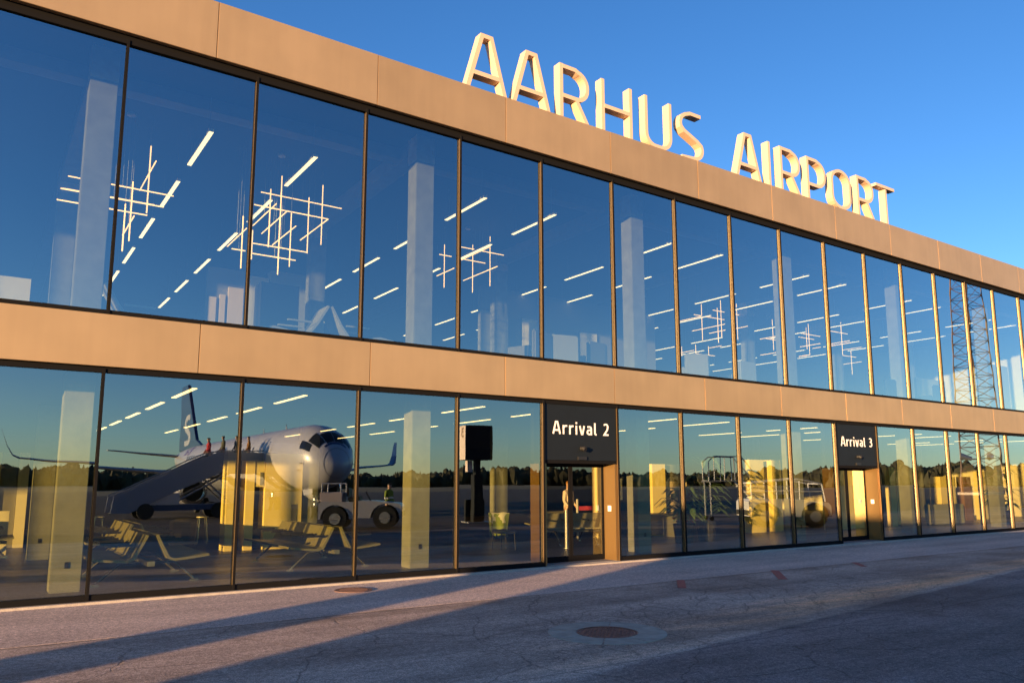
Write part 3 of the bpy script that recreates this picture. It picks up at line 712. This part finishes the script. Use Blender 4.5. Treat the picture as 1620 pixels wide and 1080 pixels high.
upwall('turquoise lit glass panels upstairs at the far right', [(33.0, 35.5, 5.0, 5.1, UF, 6.4, 'lounge_white'), (38.2, 39.6, 4.0, 4.1, UF, 7.3, 'lounge_white')])

def lounger(label, x, y, rz):
    t = thing('lounge_chair', label, 'chair', (x, y, UF), rz, 'reclining lounge chairs upstairs')
    prof = [(-.62, 1.00), (-.40, .62), (-.20, .36), (.10, .40), (.45, .46), (.70, .42), (1.0, .36)]
    L, Q, _ = ribbon(prof, .045)
    MB().prism([(p.x, p.y) for p in L] + [(p.x, p.y) for p in reversed(Q)], 'y', -.32, .32).build('shell', 'lounge_white', t)
    for y in (-.30, .30): MB().box(-.30, .20, y - .03, y + .03, .62, .65).build('armrest', 'lounge_white', t)
    MB().path([(-.2, 0, .33), (-.35, 0, .02)], .025).build('leg', 'chrome', t); MB().path([(.4, 0, .42), (.5, 0, .02)], .025).build('leg', 'chrome', t)
lounger('pale lounge chair upstairs behind the left mullion, facing right', .75, 2.0, 0)
lounger('pale lounge chair facing left below the largest chandelier', 3.45, 1.6, R(180))
lounger('pale lounge chair facing right, right of its twin below the largest chandelier', 4.75, 1.6, 0)
def armchair(label, x, y, rz, m='lounge_white'):
    t = thing('armchair', label, 'chair', (x, y, UF), rz, 'armchairs upstairs')
    MB().box(-.35, .35, -.35, .35, .28, .46).build('seat', m, t, bevel=.03)
    MB().box(-.38, .38, .32, .44, .25, 1.05).build('backrest', m, t, bevel=.04)
    for sx in (-.42, .34): MB().box(sx, sx + .08, -.33, .32, .25, .68).build('armrest', m, t, bevel=.02)
    for sx in (-.3, .3):
        for sy in (-.3, .3): MB().tube((sx, sy, .28), (sx, sy, 0), .02).build('leg', 'steel', t)
for i, (x, y, rz, m, lab) in enumerate([
    (9.2, 1.6, R(200), 'cloth_grey', 'grey armchair upstairs, leftmost in the fourth pane'), (10.15, 1.7, R(170), 'lounge_white', 'white armchair upstairs beside the grey one'),
    (11.3, 2.0, R(190), 'cloth_grey', 'grey armchair upstairs left of the third column'), (15.0, 1.8, R(160), 'lounge_white', 'white armchair upstairs right of the third column'),
    (17.2, 2.0, R(180), 'lounge_white', 'white armchair upstairs in the pane left of the fourth column'), (24.6, 1.8, R(180), 'cloth_navy', 'dark armchair upstairs two panes right of the fourth column'),
    (27.8, 1.8, R(180), 'cloth_navy', 'dark armchair upstairs near the far right column')]): armchair(lab, x, y, rz, m)

# ------------------------------------------------------------------ ground details
def disc(mb, r0, r1, z0, z1, n=48, cx=0, cy=0):
    vs = []
    for r, z in ((r0, z1), (r1, z1), (r1, z0)):
        for i in range(n): vs.append((cx + r * math.cos(6.28319 * i / n), cy + r * math.sin(6.28319 * i / n), z))
    fs = [(i, n + i, n + (i + 1) % n, (i + 1) % n) for i in range(n)] + [(n + i, 2 * n + i, 2 * n + (i + 1) % n, n + (i + 1) % n) for i in range(n)]
    if r0 == 0: vs, fs = vs[n:], [tuple(range(n))] + [(i, n + i, n + (i + 1) % n, (i + 1) % n) for i in range(n)]
    mb.add(vs, fs); return mb
t = thing('manhole', 'large round manhole with a pale concrete ring in the shaded asphalt', 'manhole', (4.83, -6.08, 0))
for k in range(8):
    mb = MB(); n = 8; a0 = k * 45 + 1.0; a1 = (k + 1) * 45 - 1.0; vs = []
    zt = .006 + random.uniform(0, .004)
    for r in (.37, .70):
        for i in range(n + 1):
            a = R(a0 + (a1 - a0) * i / n); vs += [(r * math.cos(a), r * math.sin(a), zt), (r * math.cos(a), r * math.sin(a), -.03)]
    m_ = n + 1
    fs = []
    for i in range(n):
        a, b = 2 * i, 2 * (i + 1)
        c, d = 2 * m_ + a, 2 * m_ + b
        fs += [(a, c, d, b), (c, c + 1, d + 1, d), (a, b, b + 1, a + 1)]
    fs += [(0, 1, 2 * m_ + 1, 2 * m_), (2 * n, 2 * m_ + 2 * n, 2 * m_ + 2 * n + 1, 2 * n + 1)]
    mb.add(vs, fs).build('ring_segment', 'ring_concrete', t)
disc(MB(), .33, .355, -.02, .010).build('frame', 'rust_iron', t)
lid = disc(MB(), 0, .32, -.02, .004).build('lid', 'rust_iron', t)
def studs(r, step):
    mb = MB(); q = -r
    while q <= r:
        p = -r
        while p <= r:
            if p * p + q * q < (r * .92) ** 2: mb.box(q - step * .27, q + step * .27, p - step * .27, p + step * .27, .004, .010)
            p += step
        q += step
    return mb
kind(studs(.32, .07).build('tread_studs', 'rust_iron', lid), 'stuff')
t = thing('drain_cover', 'small rusty round cover beside the glass front', 'manhole', (3.82, -.90, .0015))
disc(MB(), .27, .31, -.02, .010).build('frame', 'rust_iron', t)
lid = disc(MB(), 0, .262, -.02, .004).build('lid', 'rust_iron', t); kind(studs(.262, .045).build('tread_studs', 'rust_iron', lid), 'stuff')
for i, (x, y, l, wv, a, lab) in enumerate([(8.85, -3.45, 1.1, .14, R(45), 'faded red paint dash nearest the first door'), (11.4, -3.55, 1.5, .16, R(43), 'faded red paint dash, the longest, right of the first door'), (14.4, -3.35, .9, .12, R(45), 'small faded red paint dash furthest right')]):
    o = MB().box(-l / 2, l / 2, -wv / 2, wv / 2, .0, .002).build('paint_mark', 'mark_red', None, loc=(x, y, .004)); o.rotation_euler = (0, 0, a); tag(o, lab, 'marking', 'red paint dashes on the asphalt')

# ------------------------------------------------------------------ apron: the airliner (mirrored in the glass)
ac = thing('airliner', 'white regional jet with a dark blue tail parked nose to the terminal', 'aircraft', (13.9, -24.9, 0), R(180))
# local frame: nose tip at origin, fuselage runs along +y
ST = [(0, .04, -.50), (.05, .22, -.49), (.15, .40, -.46), (.4, .70, -.38), (.7, .94, -.30), (1.1, 1.17, -.20), (1.6, 1.34, -.11), (2.5, 1.49, -.03), (3.6, 1.57, 0), (5.0, 1.58, 0), (7, 1.60, 0), (14, 1.60, 0), (26, 1.60, 0), (29, 1.50, .08), (32, 1.22, .30), (35, .84, .58), (37.2, .48, .82), (38.4, .22, .94)]
FC = 3.27
def fus_at(s):
    for a, b in zip(ST, ST[1:]):
        if a[0] <= s <= b[0]:
            u = (s - a[0]) / (b[0] - a[0]); return a[1] + (b[1] - a[1]) * u, a[2] + (b[2] - a[2]) * u
    return ST[-1][1], ST[-1][2]
def fus(s, th, off=0.0):
    r, dz = fus_at(s)
    return Vector(((r * 1.04 + off) * math.sin(th), s, FC + dz + (r * 1.16 + off) * math.cos(th)))
NS = 36
sta = []
for a, b in zip(ST, ST[1:]):
    n = max(1, int((b[0] - a[0]) / 1.2))
    sta += [a[0] + (b[0] - a[0]) * i / n for i in range(n)]
sta.append(ST[-1][0])
# smooth radii with a second pass so that the nose reads round
MB().loft([[fus(s, 2 * math.pi * i / NS) for i in range(NS)] for s in sta]).build('fuselage', 'aircraft_white', ac, smooth=True)
def patch(s0, s1, t0, t1, off, ns=6, ntt=6, th=.012, skew=0.0):
    mb = MB(); vs = []
    for o in (off, off - th):
        for i in range(ns + 1):
            for j in range(ntt + 1):
                t = t0 + (t1 - t0) * j / ntt
                vs.append(fus(s0 + (s1 - s0) * i / ns + skew * (j / ntt - .5), t, o))
    n = ntt + 1; q = (ns + 1) * n; fs = []
    for i in range(ns):
        for j in range(ntt):
            a = i * n + j; fs += [(a, a + 1, a + n + 1, a + n), (q + a, q + a + n, q + a + n + 1, q + a + 1)]
    ed = [i * n for i in range(ns)] 
    for i in range(ns): fs += [(i * n, (i + 1) * n, q + (i + 1) * n, q + i * n), (i * n + ntt, q + i * n + ntt, q + (i + 1) * n + ntt, (i + 1) * n + ntt)]
    for j in range(ntt): fs += [(j, q + j, q + j + 1, j + 1), (ns * n + j, ns * n + j + 1, q + ns * n + j + 1, q + ns * n + j)]
    return mb.add(vs, fs)
for (a, b, s0, s1) in ((1, 27, .66, 1.30), (29, 55, .76, 1.55), (57, 74, 1.15, 2.1)):
    for sg in (1, -1): patch(s0, s1, R(a) * sg, R(b) * sg, .02).build('windshield', 'dark_glass', ac, smooth=True)
patch(.56, .64, R(-40), R(40), .012).build('windshield_surround', 'tail_blue', ac, smooth=True)
for sg in (1, -1):
    for k in range(25):
        s = 9.8 + k * .72
        patch(s, s + .24, R(66) * sg, R(78) * sg, .012, 1, 2).build('cabin_window', 'dark_glass', ac)
    d = patch(8.1, 8.95, R(52) * sg, R(118) * sg, .014, 2, 6); d.build('cabin_door', 'aircraft_grey' if sg < 0 else 'aircraft_white', ac, smooth=True)
patch(8, 30, R(125), R(235), .010, 8, 8).build('belly_panel', 'aircraft_grey', ac, smooth=True)
for s0 in (.36, 6.2, 10.6, 16.0, 22.0, 27.5):
    patch(s0, s0 + .03, 0, 2 * math.pi, .006, 1, 36, .008).build('panel_seam', 'aircraft_grey', ac, smooth=True)
for sg in (1, -1):
    for k in range(2): MB().tube(fus(1.9 + k * .4, R(100 + 12 * k) * sg, -.02), fus(1.6 + k * .4, R(100 + 12 * k) * sg, .16), .018).build('probe', 'steel', ac)
    for k in range(2): MB().tube((.16 * sg, 3.05, 1.15 - k * .28), (.16 * sg, 2.98, 1.15 - k * .28), .09, n=10).build('taxi_light', 'chrome', ac)
MB().prism([(2.6, 1.62), (4.6, 1.62), (4.6, 1.15), (2.6, 1.3)], 'x', -.42, -.40).build('gear_door', 'aircraft_white', ac)
MB().prism([(2.6, 1.62), (4.6, 1.62), (4.6, 1.15), (2.6, 1.3)], 'x', .40, .42).build('gear_door', 'aircraft_white', ac)
# the airline letters on the rear side, both sides
for sg in (1, -1):
    mb = MB()
    for q, c in enumerate('SAS'):
        wv, st = GLYPH[c]
        for stp in st:
            L, Qv, _ = ribbon(stp, .18)
            for i in range(len(L) - 1):
                def pp(p): 
                    yy = 27.0 + (q * .95 + p.x) * .8
                    yy = yy if sg < 0 else 27.0 + 2.3 - (q * .95 + p.x) * .8
                    return fus(yy, R(62 - p.y * 26) * sg, .014)
                mb.add([pp(L[i]), pp(L[i + 1]), pp(Qv[i + 1]), pp(Qv[i])], [(0, 1, 2, 3)])
    mb.build('lettering', 'livery_violet', ac)
def foil(y_le, chord, x, z, th):
    pr_ = [(0, 0), (.05, .5), (.2, .95), (.45, 1), (.75, .55), (1, .05), (.75, -.25), (.4, -.5), (.15, -.55), (.04, -.35)]
    return [Vector((x, y_le + u * chord, z + v * th * chord * .5)) for u, v in pr_]
for sg in (1, -1):
    wg = MB().loft([foil(13.2, 6.4, 0.4 * sg, 2.25, .13), foil(14.5, 5.2, 1.6 * sg, 2.35, .13), foil(17.0, 3.2, 5.4 * sg, 2.65, .11), foil(20.6, 1.5, 13.2 * sg, 3.30, .10)]).build('wing', 'aircraft_grey', ac, smooth=True)
    MB().loft([foil(20.6, 1.5, 13.2 * sg, 3.30, .10), foil(21.0, 1.25, 13.55 * sg, 3.50, .10), foil(21.5, .95, 13.85 * sg, 4.1, .09), foil(22.2, .5, 14.2 * sg, 5.25, .08)]).build('winglet', 'tail_blue', wg, smooth=True)
    st = MB().loft([foil(33.0, 3.0, .3 * sg, 4.15, .10), foil(36.0, 1.2, 6.1 * sg, 4.85, .09)]).build('tailplane', 'aircraft_grey', ac, smooth=True)
    rr = [(12.0, .62), (12.25, .80), (13.0, .88), (14.2, .84), (15.6, .62), (16.4, .42)]
    en = MB().loft([[Vector((4.3 * sg + r * math.cos(2 * math.pi * i / 20), s, 1.45 + r * math.sin(2 * math.pi * i / 20))) for i in range(20)] for s, r in rr], cap=False).build('engine', 'aircraft_white', ac, smooth=True)
    MB().loft([[Vector((4.3 * sg + r * math.cos(2 * math.pi * i / 20), s, 1.45 + r * math.sin(2 * math.pi * i / 20))) for i in range(20)] for s, r in ((11.96, .64), (12.02, .78), (12.3, .84))], cap=False).build('intake_lip', 'chrome', en, smooth=True)
    MB().tube((4.3 * sg, 12.7, 1.45), (4.3 * sg, 12.6, 1.45), .66, n=20).build('fan', 'rubber', en)
    MB().box(4.3 * sg - .08, 4.3 * sg + .08, 13.4, 17.5, 1.9, 2.45).build('pylon', 'aircraft_grey', en)
    mg = MB().tube((2.4 * sg, 18.3, 2.3), (2.4 * sg, 18.3, .5), .12).build('main_gear', 'steel', ac)
    for dx in (-.28, .28): MB().tube((2.4 * sg + dx - .13, 18.3, .48), (2.4 * sg + dx + .13, 18.3, .48), .48, n=18).build('wheel', 'rubber', mg)
ng = MB().tube((0, 3.4, 2.0), (0, 3.3, .3), .09).build('nose_gear', 'steel', ac)
for dx in (-.2, .2): MB().tube((dx - .09, 3.3, .32), (dx + .09, 3.3, .32), .32, n=16).build('wheel', 'rubber', ng)
fin_o = [(28.2, 4.85), (31.0, 5.7), (35.2, 10.75), (37.6, 10.75), (37.4, 4.8)]
fin = MB().prism(fin_o, 'x', -.13, .13).build('fin', 'tail_blue', ac, bevel=.05)
for sg in (1, -1):
    mb = MB(); wv, stt = GLYPH['S']
    for stp in stt:
        L, Qv, _ = ribbon(stp, .2)
        for i in range(len(L) - 1):
            f_ = lambda p: (.137 * sg, 33.2 + (p.x if sg < 0 else .7 - p.x) * 3.4, 5.35 + p.y * 2.5)
            mb.add([f_(L[i]), f_(L[i + 1]), f_(Qv[i + 1]), f_(Qv[i])], [(0, 1, 2, 3)])
    mb.build('tail_letter', 'aircraft_white', fin)
for z in (.25, .75): MB().tube((0, 6.2 + z * 9, 5.0), (0, 6.35 + z * 9, 5.45), .05, .02).build('antenna', 'aircraft_white', ac)

# ------------------------------------------------------------------ passenger stairs
ps = thing('passenger_stairs', 'white mobile boarding stairs rolled up to the front door of the jet', 'stairs', (0, -33.4, 0))
PX0, PX1, PX2 = 4.5, 9.75, 12.3     # foot, top of flight, aircraft door
for y in (-1.0, 1.0):
    MB().prism([(PX0, .35), (PX0 + .15, 1.15), (PX1, 3.62), (PX2, 3.62), (PX2, 2.45), (PX1 + .1, 2.45), (PX0 + .9, .35)], 'y', y - .03, y + .03).build('side_panel', 'stair_grey', ps)
    MB().path([(PX0 + .1, y, 1.2), (PX1, y, 3.72), (PX2, y, 3.72)], .035).build('handrail', 'steel', ps)
for k in range(14):
    u = (k + .5) / 14
    MB().box(PX0 + .35 + u * 5.1, PX0 + .35 + u * 5.1 + .34, -.96, .96, .30 + u * 2.25, .34 + u * 2.25).build('step', 'steel', ps)
MB().box(PX1 + .12, PX2, -.96, .96, 2.76, 2.86).build('platform', 'steel', ps)
MB().box(PX0 + 1.0, PX2 - 1.4, -.9, .9, .45, .75).build('chassis', 'blue_panel', ps)
MB().box(PX0 + 1.6, PX0 + 3.4, .35, .95, .75, 1.35).build('engine_cover', 'white_paint', ps)
for (a, b) in (((PX1 - 2.2, 0, .75), (PX1 + .8, 0, 2.5)), ((PX2 - 1.6, 0, .75), (PX1 - .8, 0, 2.3))):
    for y in (-.7, .7): MB().tube((a[0], y, a[2]), (b[0], y, b[2]), .06).build('lift_arm', 'steel', ps)
for x in (PX0 + 1.7, PX2 - 2.3):
    for y in (-.95, .95): MB().tube((x, y - .12, .42), (x, y + .12, .42), .42, n=16).build('wheel', 'rubber', ps)

# ------------------------------------------------------------------ people
def person(label, loc, rz, top, legs, hair='hair', bend=0.0, arm=0.3, step=.12, head='skin', band=False):
    J = {'pel': (0, 0, .95), 'waist': (0, .0, 1.10), 'chest': (0, -.02, 1.34), 'neck': (0, 0, 1.50), 'head0': (0, -.02, 1.58), 'head1': (0, -.03, 1.70), 'head2': (0, -.01, 1.78)}
    Rr = {'pel': .15, 'waist': .135, 'chest': .17, 'neck': .06, 'head0': .075, 'head1': .105, 'head2': .085}
    E = [('pel', 'waist'), ('waist', 'chest'), ('chest', 'neck'), ('neck', 'head0'), ('head0', 'head1'), ('head1', 'head2')]
    for s, n in ((1, 'l'), (-1, 'r')):
        f = step * s
        J.update({'hip' + n: (.10 * s, 0, .88), 'knee' + n: (.11 * s, -f * .8 - .02, .49), 'ank' + n: (.11 * s, -f + .03, .09), 'toe' + n: (.12 * s, -f - .15, .045),
                  'sho' + n: (.20 * s, 0, 1.42), 'elb' + n: (.25 * s, .03 - arm * .1, 1.14), 'wri' + n: (.22 * s, -arm * .55, 1.14 - .22 * (1 - arm * .4)), 'han' + n: (.20 * s, -arm * .75, 1.12 - .30 * (1 - arm * .3))})
        Rr.update({'hip' + n: .105, 'knee' + n: .07, 'ank' + n: .05, 'toe' + n: .045, 'sho' + n: .075, 'elb' + n: .052, 'wri' + n: .035, 'han' + n: .042})
        E += [('pel', 'hip' + n), ('hip' + n, 'knee' + n), ('knee' + n, 'ank' + n), ('ank' + n, 'toe' + n), ('chest', 'sho' + n), ('sho' + n, 'elb' + n), ('elb' + n, 'wri' + n), ('wri' + n, 'han' + n)]
    names = list(J); 
    def bd(p):
        v = Vector(p)
        if v.z > .95 and bend:
            q = v - Vector((0, 0, .95)); q = Matrix.Rotation(bend, 3, 'X') @ q; v = q + Vector((0, 0, .95))
        return v
    me = bpy.data.meshes.new('body'); me.from_pydata([bd(J[n]) for n in names], [(names.index(a), names.index(b)) for a, b in E], [])
    tmp = bpy.data.objects.new('body', me); COL.objects.link(tmp)
    sk = tmp.modifiers.new('skin', 'SKIN'); sk.use_smooth_shade = True
    for i, n in enumerate(names):
        sv = me.skin_vertices[0].data[i]; sv.radius = (Rr[n] * (1.15 if n in ('chest', 'waist', 'pel') else 1), Rr[n] * (.85 if n in ('chest', 'waist', 'pel') else 1)); sv.use_root = (n == 'pel')
    su = tmp.modifiers.new('sub', 'SUBSURF'); su.levels = 2; su.render_levels = 2
    dg = bpy.context.evaluated_depsgraph_get(); bm_ = bpy.data.meshes.new_from_object(tmp.evaluated_get(dg))
    bpy.data.objects.remove(tmp)
    for q in (top, legs, head, hair, 'rubber', 'hivis_band'): bm_.materials.append(MAT[q])
    inv = Matrix.Rotation(-bend, 3, 'X')
    for p in bm_.polygons:
        c = p.center.copy()
        if c.z > .95 and bend: c = inv @ (c - Vector((0, 0, .95))) + Vector((0, 0, .95))
        p.use_smooth = True
        if c.z > 1.52: p.material_index = 3 if (c.z > 1.70 or c.y > .03) else 2
        elif c.z > .92: p.material_index = 0 if not (band and 1.12 < c.z < 1.19) else 5
        elif c.z > .09: p.material_index = 1
        else: p.material_index = 4
        if abs(c.x) > .17 and c.z < 1.0 and c.z > .7: p.material_index = 2
    o = thing('person', label, 'person', loc, rz)
    link('body', bm_, o)
    return o
person('person in a red jacket at the top of the boarding stairs', (9.45, -33.2, 2.72), R(-90), 'cloth_red', 'cloth_navy', step=.2)
person('person in an olive coat on the boarding platform, nearest the red jacket', (10.3, -33.5, 2.86), R(-90), 'cloth_olive', 'cloth_navy')
person('person in a grey coat in the middle of the boarding platform', (11.0, -33.1, 2.86), R(-100), 'cloth_grey', 'cloth_navy')
person('person in an orange top beside the jet door', (11.7, -33.5, 2.86), R(-80), 'cloth_orange', 'cloth_grey')
person('ground worker in a yellow safety jacket standing beside the tow tractor', (13.2, -17.4, 0), R(150), 'hivis', 'cloth_navy', band=True)
person('traveller in a pale jacket standing beyond the first glass door', (14.0, 6.2, .045), R(20), 'poster', 'cloth_navy', hair='cloth_orange')

# ------------------------------------------------------------------ apron vehicles
def tug(label, loc, rz, rails, name='tow_tractor', cab=False):
    t = thing(name, label, 'tractor', loc, rz)
    wr, wz = .46, .44
    def wheel_arch(cx): return [(cx + .56 * math.cos(R(a)), wz - .02 + .56 * math.sin(R(a))) for a in range(180, -1, -20)]
    prof = [(-1.65, .42)] + [(-1.65, 1.0), (-1.55, 1.10), (.55, 1.10), (1.55, .98), (1.65, .85), (1.65, .42)]
    low = [p for p in wheel_arch(-1.0)] ; low2 = [p for p in wheel_arch(1.0)]
    outline = prof + list(reversed([(x, max(z, .42)) for x, z in low2])) + list(reversed([(x, max(z, .42)) for x, z in low]))
    MB().prism(outline, 'y', -.80, .80).build('body', 'white_paint', t)
    for x in (-1.0, 1.0):
        for y in (-.70, .70):
            wl = MB().tube((x, y - .13, wz), (x, y + .13, wz), wr, n=22).build('wheel', 'rubber', t)
            MB().tube((x, y - .14, wz), (x, y + .14, wz), .22, n=14).build('rim', 'steel', wl)
    MB().box(-1.68, -1.652, -.78, .78, .46, .66).build('bumper', 'rubber', t); MB().box(1.652, 1.68, -.78, .78, .46, .66).build('bumper', 'rubber', t)
    for y in (-.55, .55): MB().tube((1.62, y, .80), (1.665, y, .80), .07, n=10).build('headlight', 'chrome', t)
    MB().box(-.55, -.05, -.5, .5, 1.10, 1.28).build('seat', 'black_pad', t, bevel=.03)
    MB().box(-.62, -.52, -.5, .5, 1.28, 1.62).build('backrest', 'black_pad', t, bevel=.03)
    MB().tube((.35, 0, 1.08), (.15, 0, 1.45), .025).build('steering_column', 'black_pad', t)
    if rails:
        for y in (-.74, .74):
            MB().path([(-1.5, y, 1.10), (-1.5, y, 1.72), (.45, y, 1.90), (1.35, y, 1.72), (1.45, y, 1.02)], .035).build('rail', 'white_paint', t)
            MB().path([(-1.5, y, 1.40), (1.4, y, 1.42)], .028).build('rail', 'white_paint', t)
            for x in (-.5, .45): MB().tube((x, y, 1.08), (x, y, 1.84), .028).build('rail', 'white_paint', t)
        for x, z in ((-1.5, 1.72), (.45, 1.90), (1.35, 1.72)): MB().tube((x, -.74, z), (x, .74, z), .03).build('rail', 'white_paint', t)
    else:
        MB().box(-1.62, -.75, -.7, .7, 1.10, 1.46).build('cargo_box', 'poster', t, bevel=.02)
        for y in (-.7, .7): MB().path([(-1.55, y, 1.46), (-1.55, y, 1.80), (-.80, y, 1.80), (-.80, y, 1.46)], .025).build('rail', 'white_paint', t)
    return t
tug('low white tow tractor standing in front of the jet nose', (11.5, -16.3, 0), R(31), False)
tug('white tug with a white pipe frame near the second door', (25.75, -7.0, 0), R(34), True, 'apron_tug')

t = thing('maintenance_steps', 'mobile maintenance steps with steel handrails near the white tug', 'steps', (28.0, -12.0, 0), R(34))
MB().box(-.75, .75, -.55, .55, 1.82, 1.88).build('platform', 'steel', t)
MB().box(-.82, .1, -.58, -.52, 1.78, 1.86).build('platform_edge', 'white_paint', t)
for k in range(6): MB().box(.78 + k * .22, 1.02 + k * .22, -.5, .5, 1.56 - k * .27, 1.60 - k * .27).build('step', 'white_paint', t)
for y in (-.55, .55):
    MB().path([(-.75, y, 1.85), (-.75, y, 2.75), (-.5, y, 2.98), (.75, y, 2.98), (.78, y, 1.85)], .028).build('handrail', 'steel', t)
    MB().path([(.78, y, 2.9), (2.15, y, 1.05)], .025).build('handrail', 'steel', t)
    MB().tube((.75, y, 1.80), (2.2, y, .08), .04).build('stringer', 'white_paint', t)
    for x in (-.2, .3): MB().tube((x, y, 1.85), (x, y, 2.98), .022).build('baluster', 'white_paint', t)
    MB().tube((-.7, y, 1.82), (-.7, y, .15), .04).build('leg', 'steel', t)
    MB().tube((-.7, y, .2), (1.9, y, .2), .035).build('base_rail', 'steel', t)
    for x in (-.7, 1.6): MB().tube((x, y - .04, .1), (x, y + .04, .1), .1, n=12).build('castor', 'rubber', t)

t = thing('stand_sign', 'tall stand number sign box on a grey pole beside the apron', 'sign', (16.85, -16.2, 0), R(8))
MB().box(-.68, .62, -.35, .35, 2.72, 4.24).build('box', 'sign_grey', t, bevel=.015)
MB().box(-.700, -.681, -.33, .33, 2.74, 4.22).build('number_plate', 'poster', t)
mb = MB(); wv, st = GLYPH['3']
for q, p in enumerate(st):
    L, Qv, _ = ribbon(p, .17)
    f_ = lambda p_: (-.706 - .001 * q, .2 - p_.x * .55, 3.72 + p_.y * .42)
    for i in range(len(L) - 1): mb.add([f_(L[i]), f_(L[i + 1]), f_(Qv[i + 1]), f_(Qv[i])], [(0, 1, 2, 3)])
mb.build('number', 'counter', t)
MB().box(-.10, .12, -.15, .15, 2.1, 2.715).build('neck', 'sign_grey', t)
MB().box(-.20, .22, -.2, .2, .05, 2.1).build('pole', 'sign_grey', t, bevel=.02)
MB().box(-.42, .48, -.4, -.21, .05, 1.0).build('cabinet', 'sign_grey', t, bevel=.02)
MB().box(-.55, .55, -.45, .45, 0, .05).build('base_plate', 'steel', t)
MB().box(-.5, -.25, -.14, .14, 2.2, 2.70).build('control_box', 'poster', t)

# lattice tower far out on the right
t = thing('lattice_tower', 'tall red brown lattice mast with two floodlights', 'tower', (115.5, -40.6, 0), R(20))
def leg_xy(z): return 2.05 - 1.05 * z / 42
for sx in (-1, 1):
    for sy in (-1, 1): MB().tube((sx * leg_xy(0), sy * leg_xy(0), 0), (sx * leg_xy(40), sy * leg_xy(40), 40), .13, .09, 6).build('leg', 'tower_steel', t)
nb = 24
for f in range(4):
    for k in range(nb):
        z0 = 40 * k / nb; z1 = 40 * (k + 1) / nb
        def c(sa, z):
            p = {0: (sa, -1), 1: (1, sa), 2: (-sa, 1), 3: (-1, -sa)}[f]; r = leg_xy(z); return (p[0] * r, p[1] * r, z)
        br = MB(); br.tube(c(-1, z0), c(1, z1), .045, n=4) if k % 2 else br.tube(c(1, z0), c(-1, z1), .045, n=4)
        br.tube(c(-1, z1), c(1, z1), .04, n=4); br.build('brace', 'tower_steel', t)
for sx in (-1, 1):
    h = MB().tube((sx * 1.9, 0, 5.0), (sx * 3.0, -.8, 5.4), .25, .5, 10).build('floodlight', 'steel', t)
    MB().tube((sx * 3.0, -.8, 5.4), (sx * 3.03, -.83, 5.41), .46, n=10).build('lens', 'poster', h)
MB().box(-2.4, 2.4, -2.4, 2.4, -.02, .35).build('footing', 'kerb_concrete', t)

# unseen bus and trolley added left of the camera to throw the forecourt shadows
t = thing('shadow_bus', 'unseen dark blue bus added left of the forecourt for its shadow', 'bus', (-14.0, -18.56, 0))
MB().box(-1.3, 1.3, -5.9, 5.9, .32, 3.20).build('body', 'shadow_bus_blue', t, bevel=.08)  # body of the added unseen bus
for sx in (-1, 1):
    for k in range(6): MB().box(sx * 1.302 - .012, sx * 1.302 + .012, -5.5 + k * 1.85, -3.8 + k * 1.85, 1.35, 2.35).build('shadow_bus_window', 'dark_glass', t)
    for y in (-3.6, 3.4): MB().tube((sx * 1.2 - .14, y, .48), (sx * 1.2 + .14, y, .48), .48, n=18).build('wheel', 'rubber', t)
MB().box(-1.1, 1.1, 5.902, 5.925, 1.0, 2.4).build('shadow_bus_windscreen', 'dark_glass', t)
t = thing('shadow_trolley', 'unseen narrow tall trolley added beside the bus for its shadow stripe', 'trolley', (-14.0, -10.28, 0))
MB().box(-.52, .52, -.45, .45, .40, .48).build('shadow_trolley_deck', 'steel', t); MB().box(-.50, .50, -.44, .44, .482, 1.78).build('shadow_trolley_cover', 'blue_panel', t, bevel=.05)
for sx in (-.35, .35):
    for sy in (-.38, .38): MB().tube((sx, sy - .05, .2), (sx, sy + .05, .2), .2, n=14).build('wheel', 'rubber', t)
    MB().box(sx - .05, sx + .05, -.33, .33, .16, .40).build('axle', 'steel', t)

# ------------------------------------------------------------------ the wood beyond the airfield: one far dark mass of spruce
rnd = random.Random(21)
mb = MB()
ang = -40.0
while ang < 118:
    for row in range(3):
        a = R(ang + rnd.uniform(-.12, .12)); r = 430 + row * 18 + rnd.uniform(-8, 8) + 40 * math.sin(a * 3.1)
        x = -1.5 + r * math.sin(a); y = -(r * math.cos(a) - 13)
        h = rnd.uniform(7.0, 10.0) * (1 + .16 * math.sin(ang * .23) + .10 * math.sin(ang * 1.7) + .08 * math.sin(ang * 5.3)) * (.86 + .09 * row); wv = rnd.uniform(1.6, 3.0)
        pine = rnd.random() < .45
        n = 6; levels = [(0, 0.0), (.9, .04), (1.0, .3), (.72, .55), (.42, .78), (.08, 1.0)] if pine else [(.25, 0.0), (.7, .22), (1.15, .5), (1.2, .72), (.8, .9), (.15, 1.0)]
        o = len(mb.v); ph = rnd.uniform(0, 6); lx = rnd.uniform(-.6, .6)
        for rr_, zz in levels:
            for i in range(n):
                rv = wv * rr_ * rnd.uniform(.6, 1.3); t_ = ph + 6.283 * i / n
                mb.v.append((x + lx * zz + rv * math.cos(t_), y + rv * math.sin(t_), h * zz + rnd.uniform(-.35, .35)))
        for q in range(len(levels) - 1):
            for i in range(n):
                mb.f.append((o + q * n + i, o + q * n + (i + 1) % n, o + (q + 1) * n + (i + 1) % n, o + (q + 1) * n + i)); mb.mi.append(0)
    ang += .16
kind(mb.build('spruce_wood', 'spruce'), 'stuff')
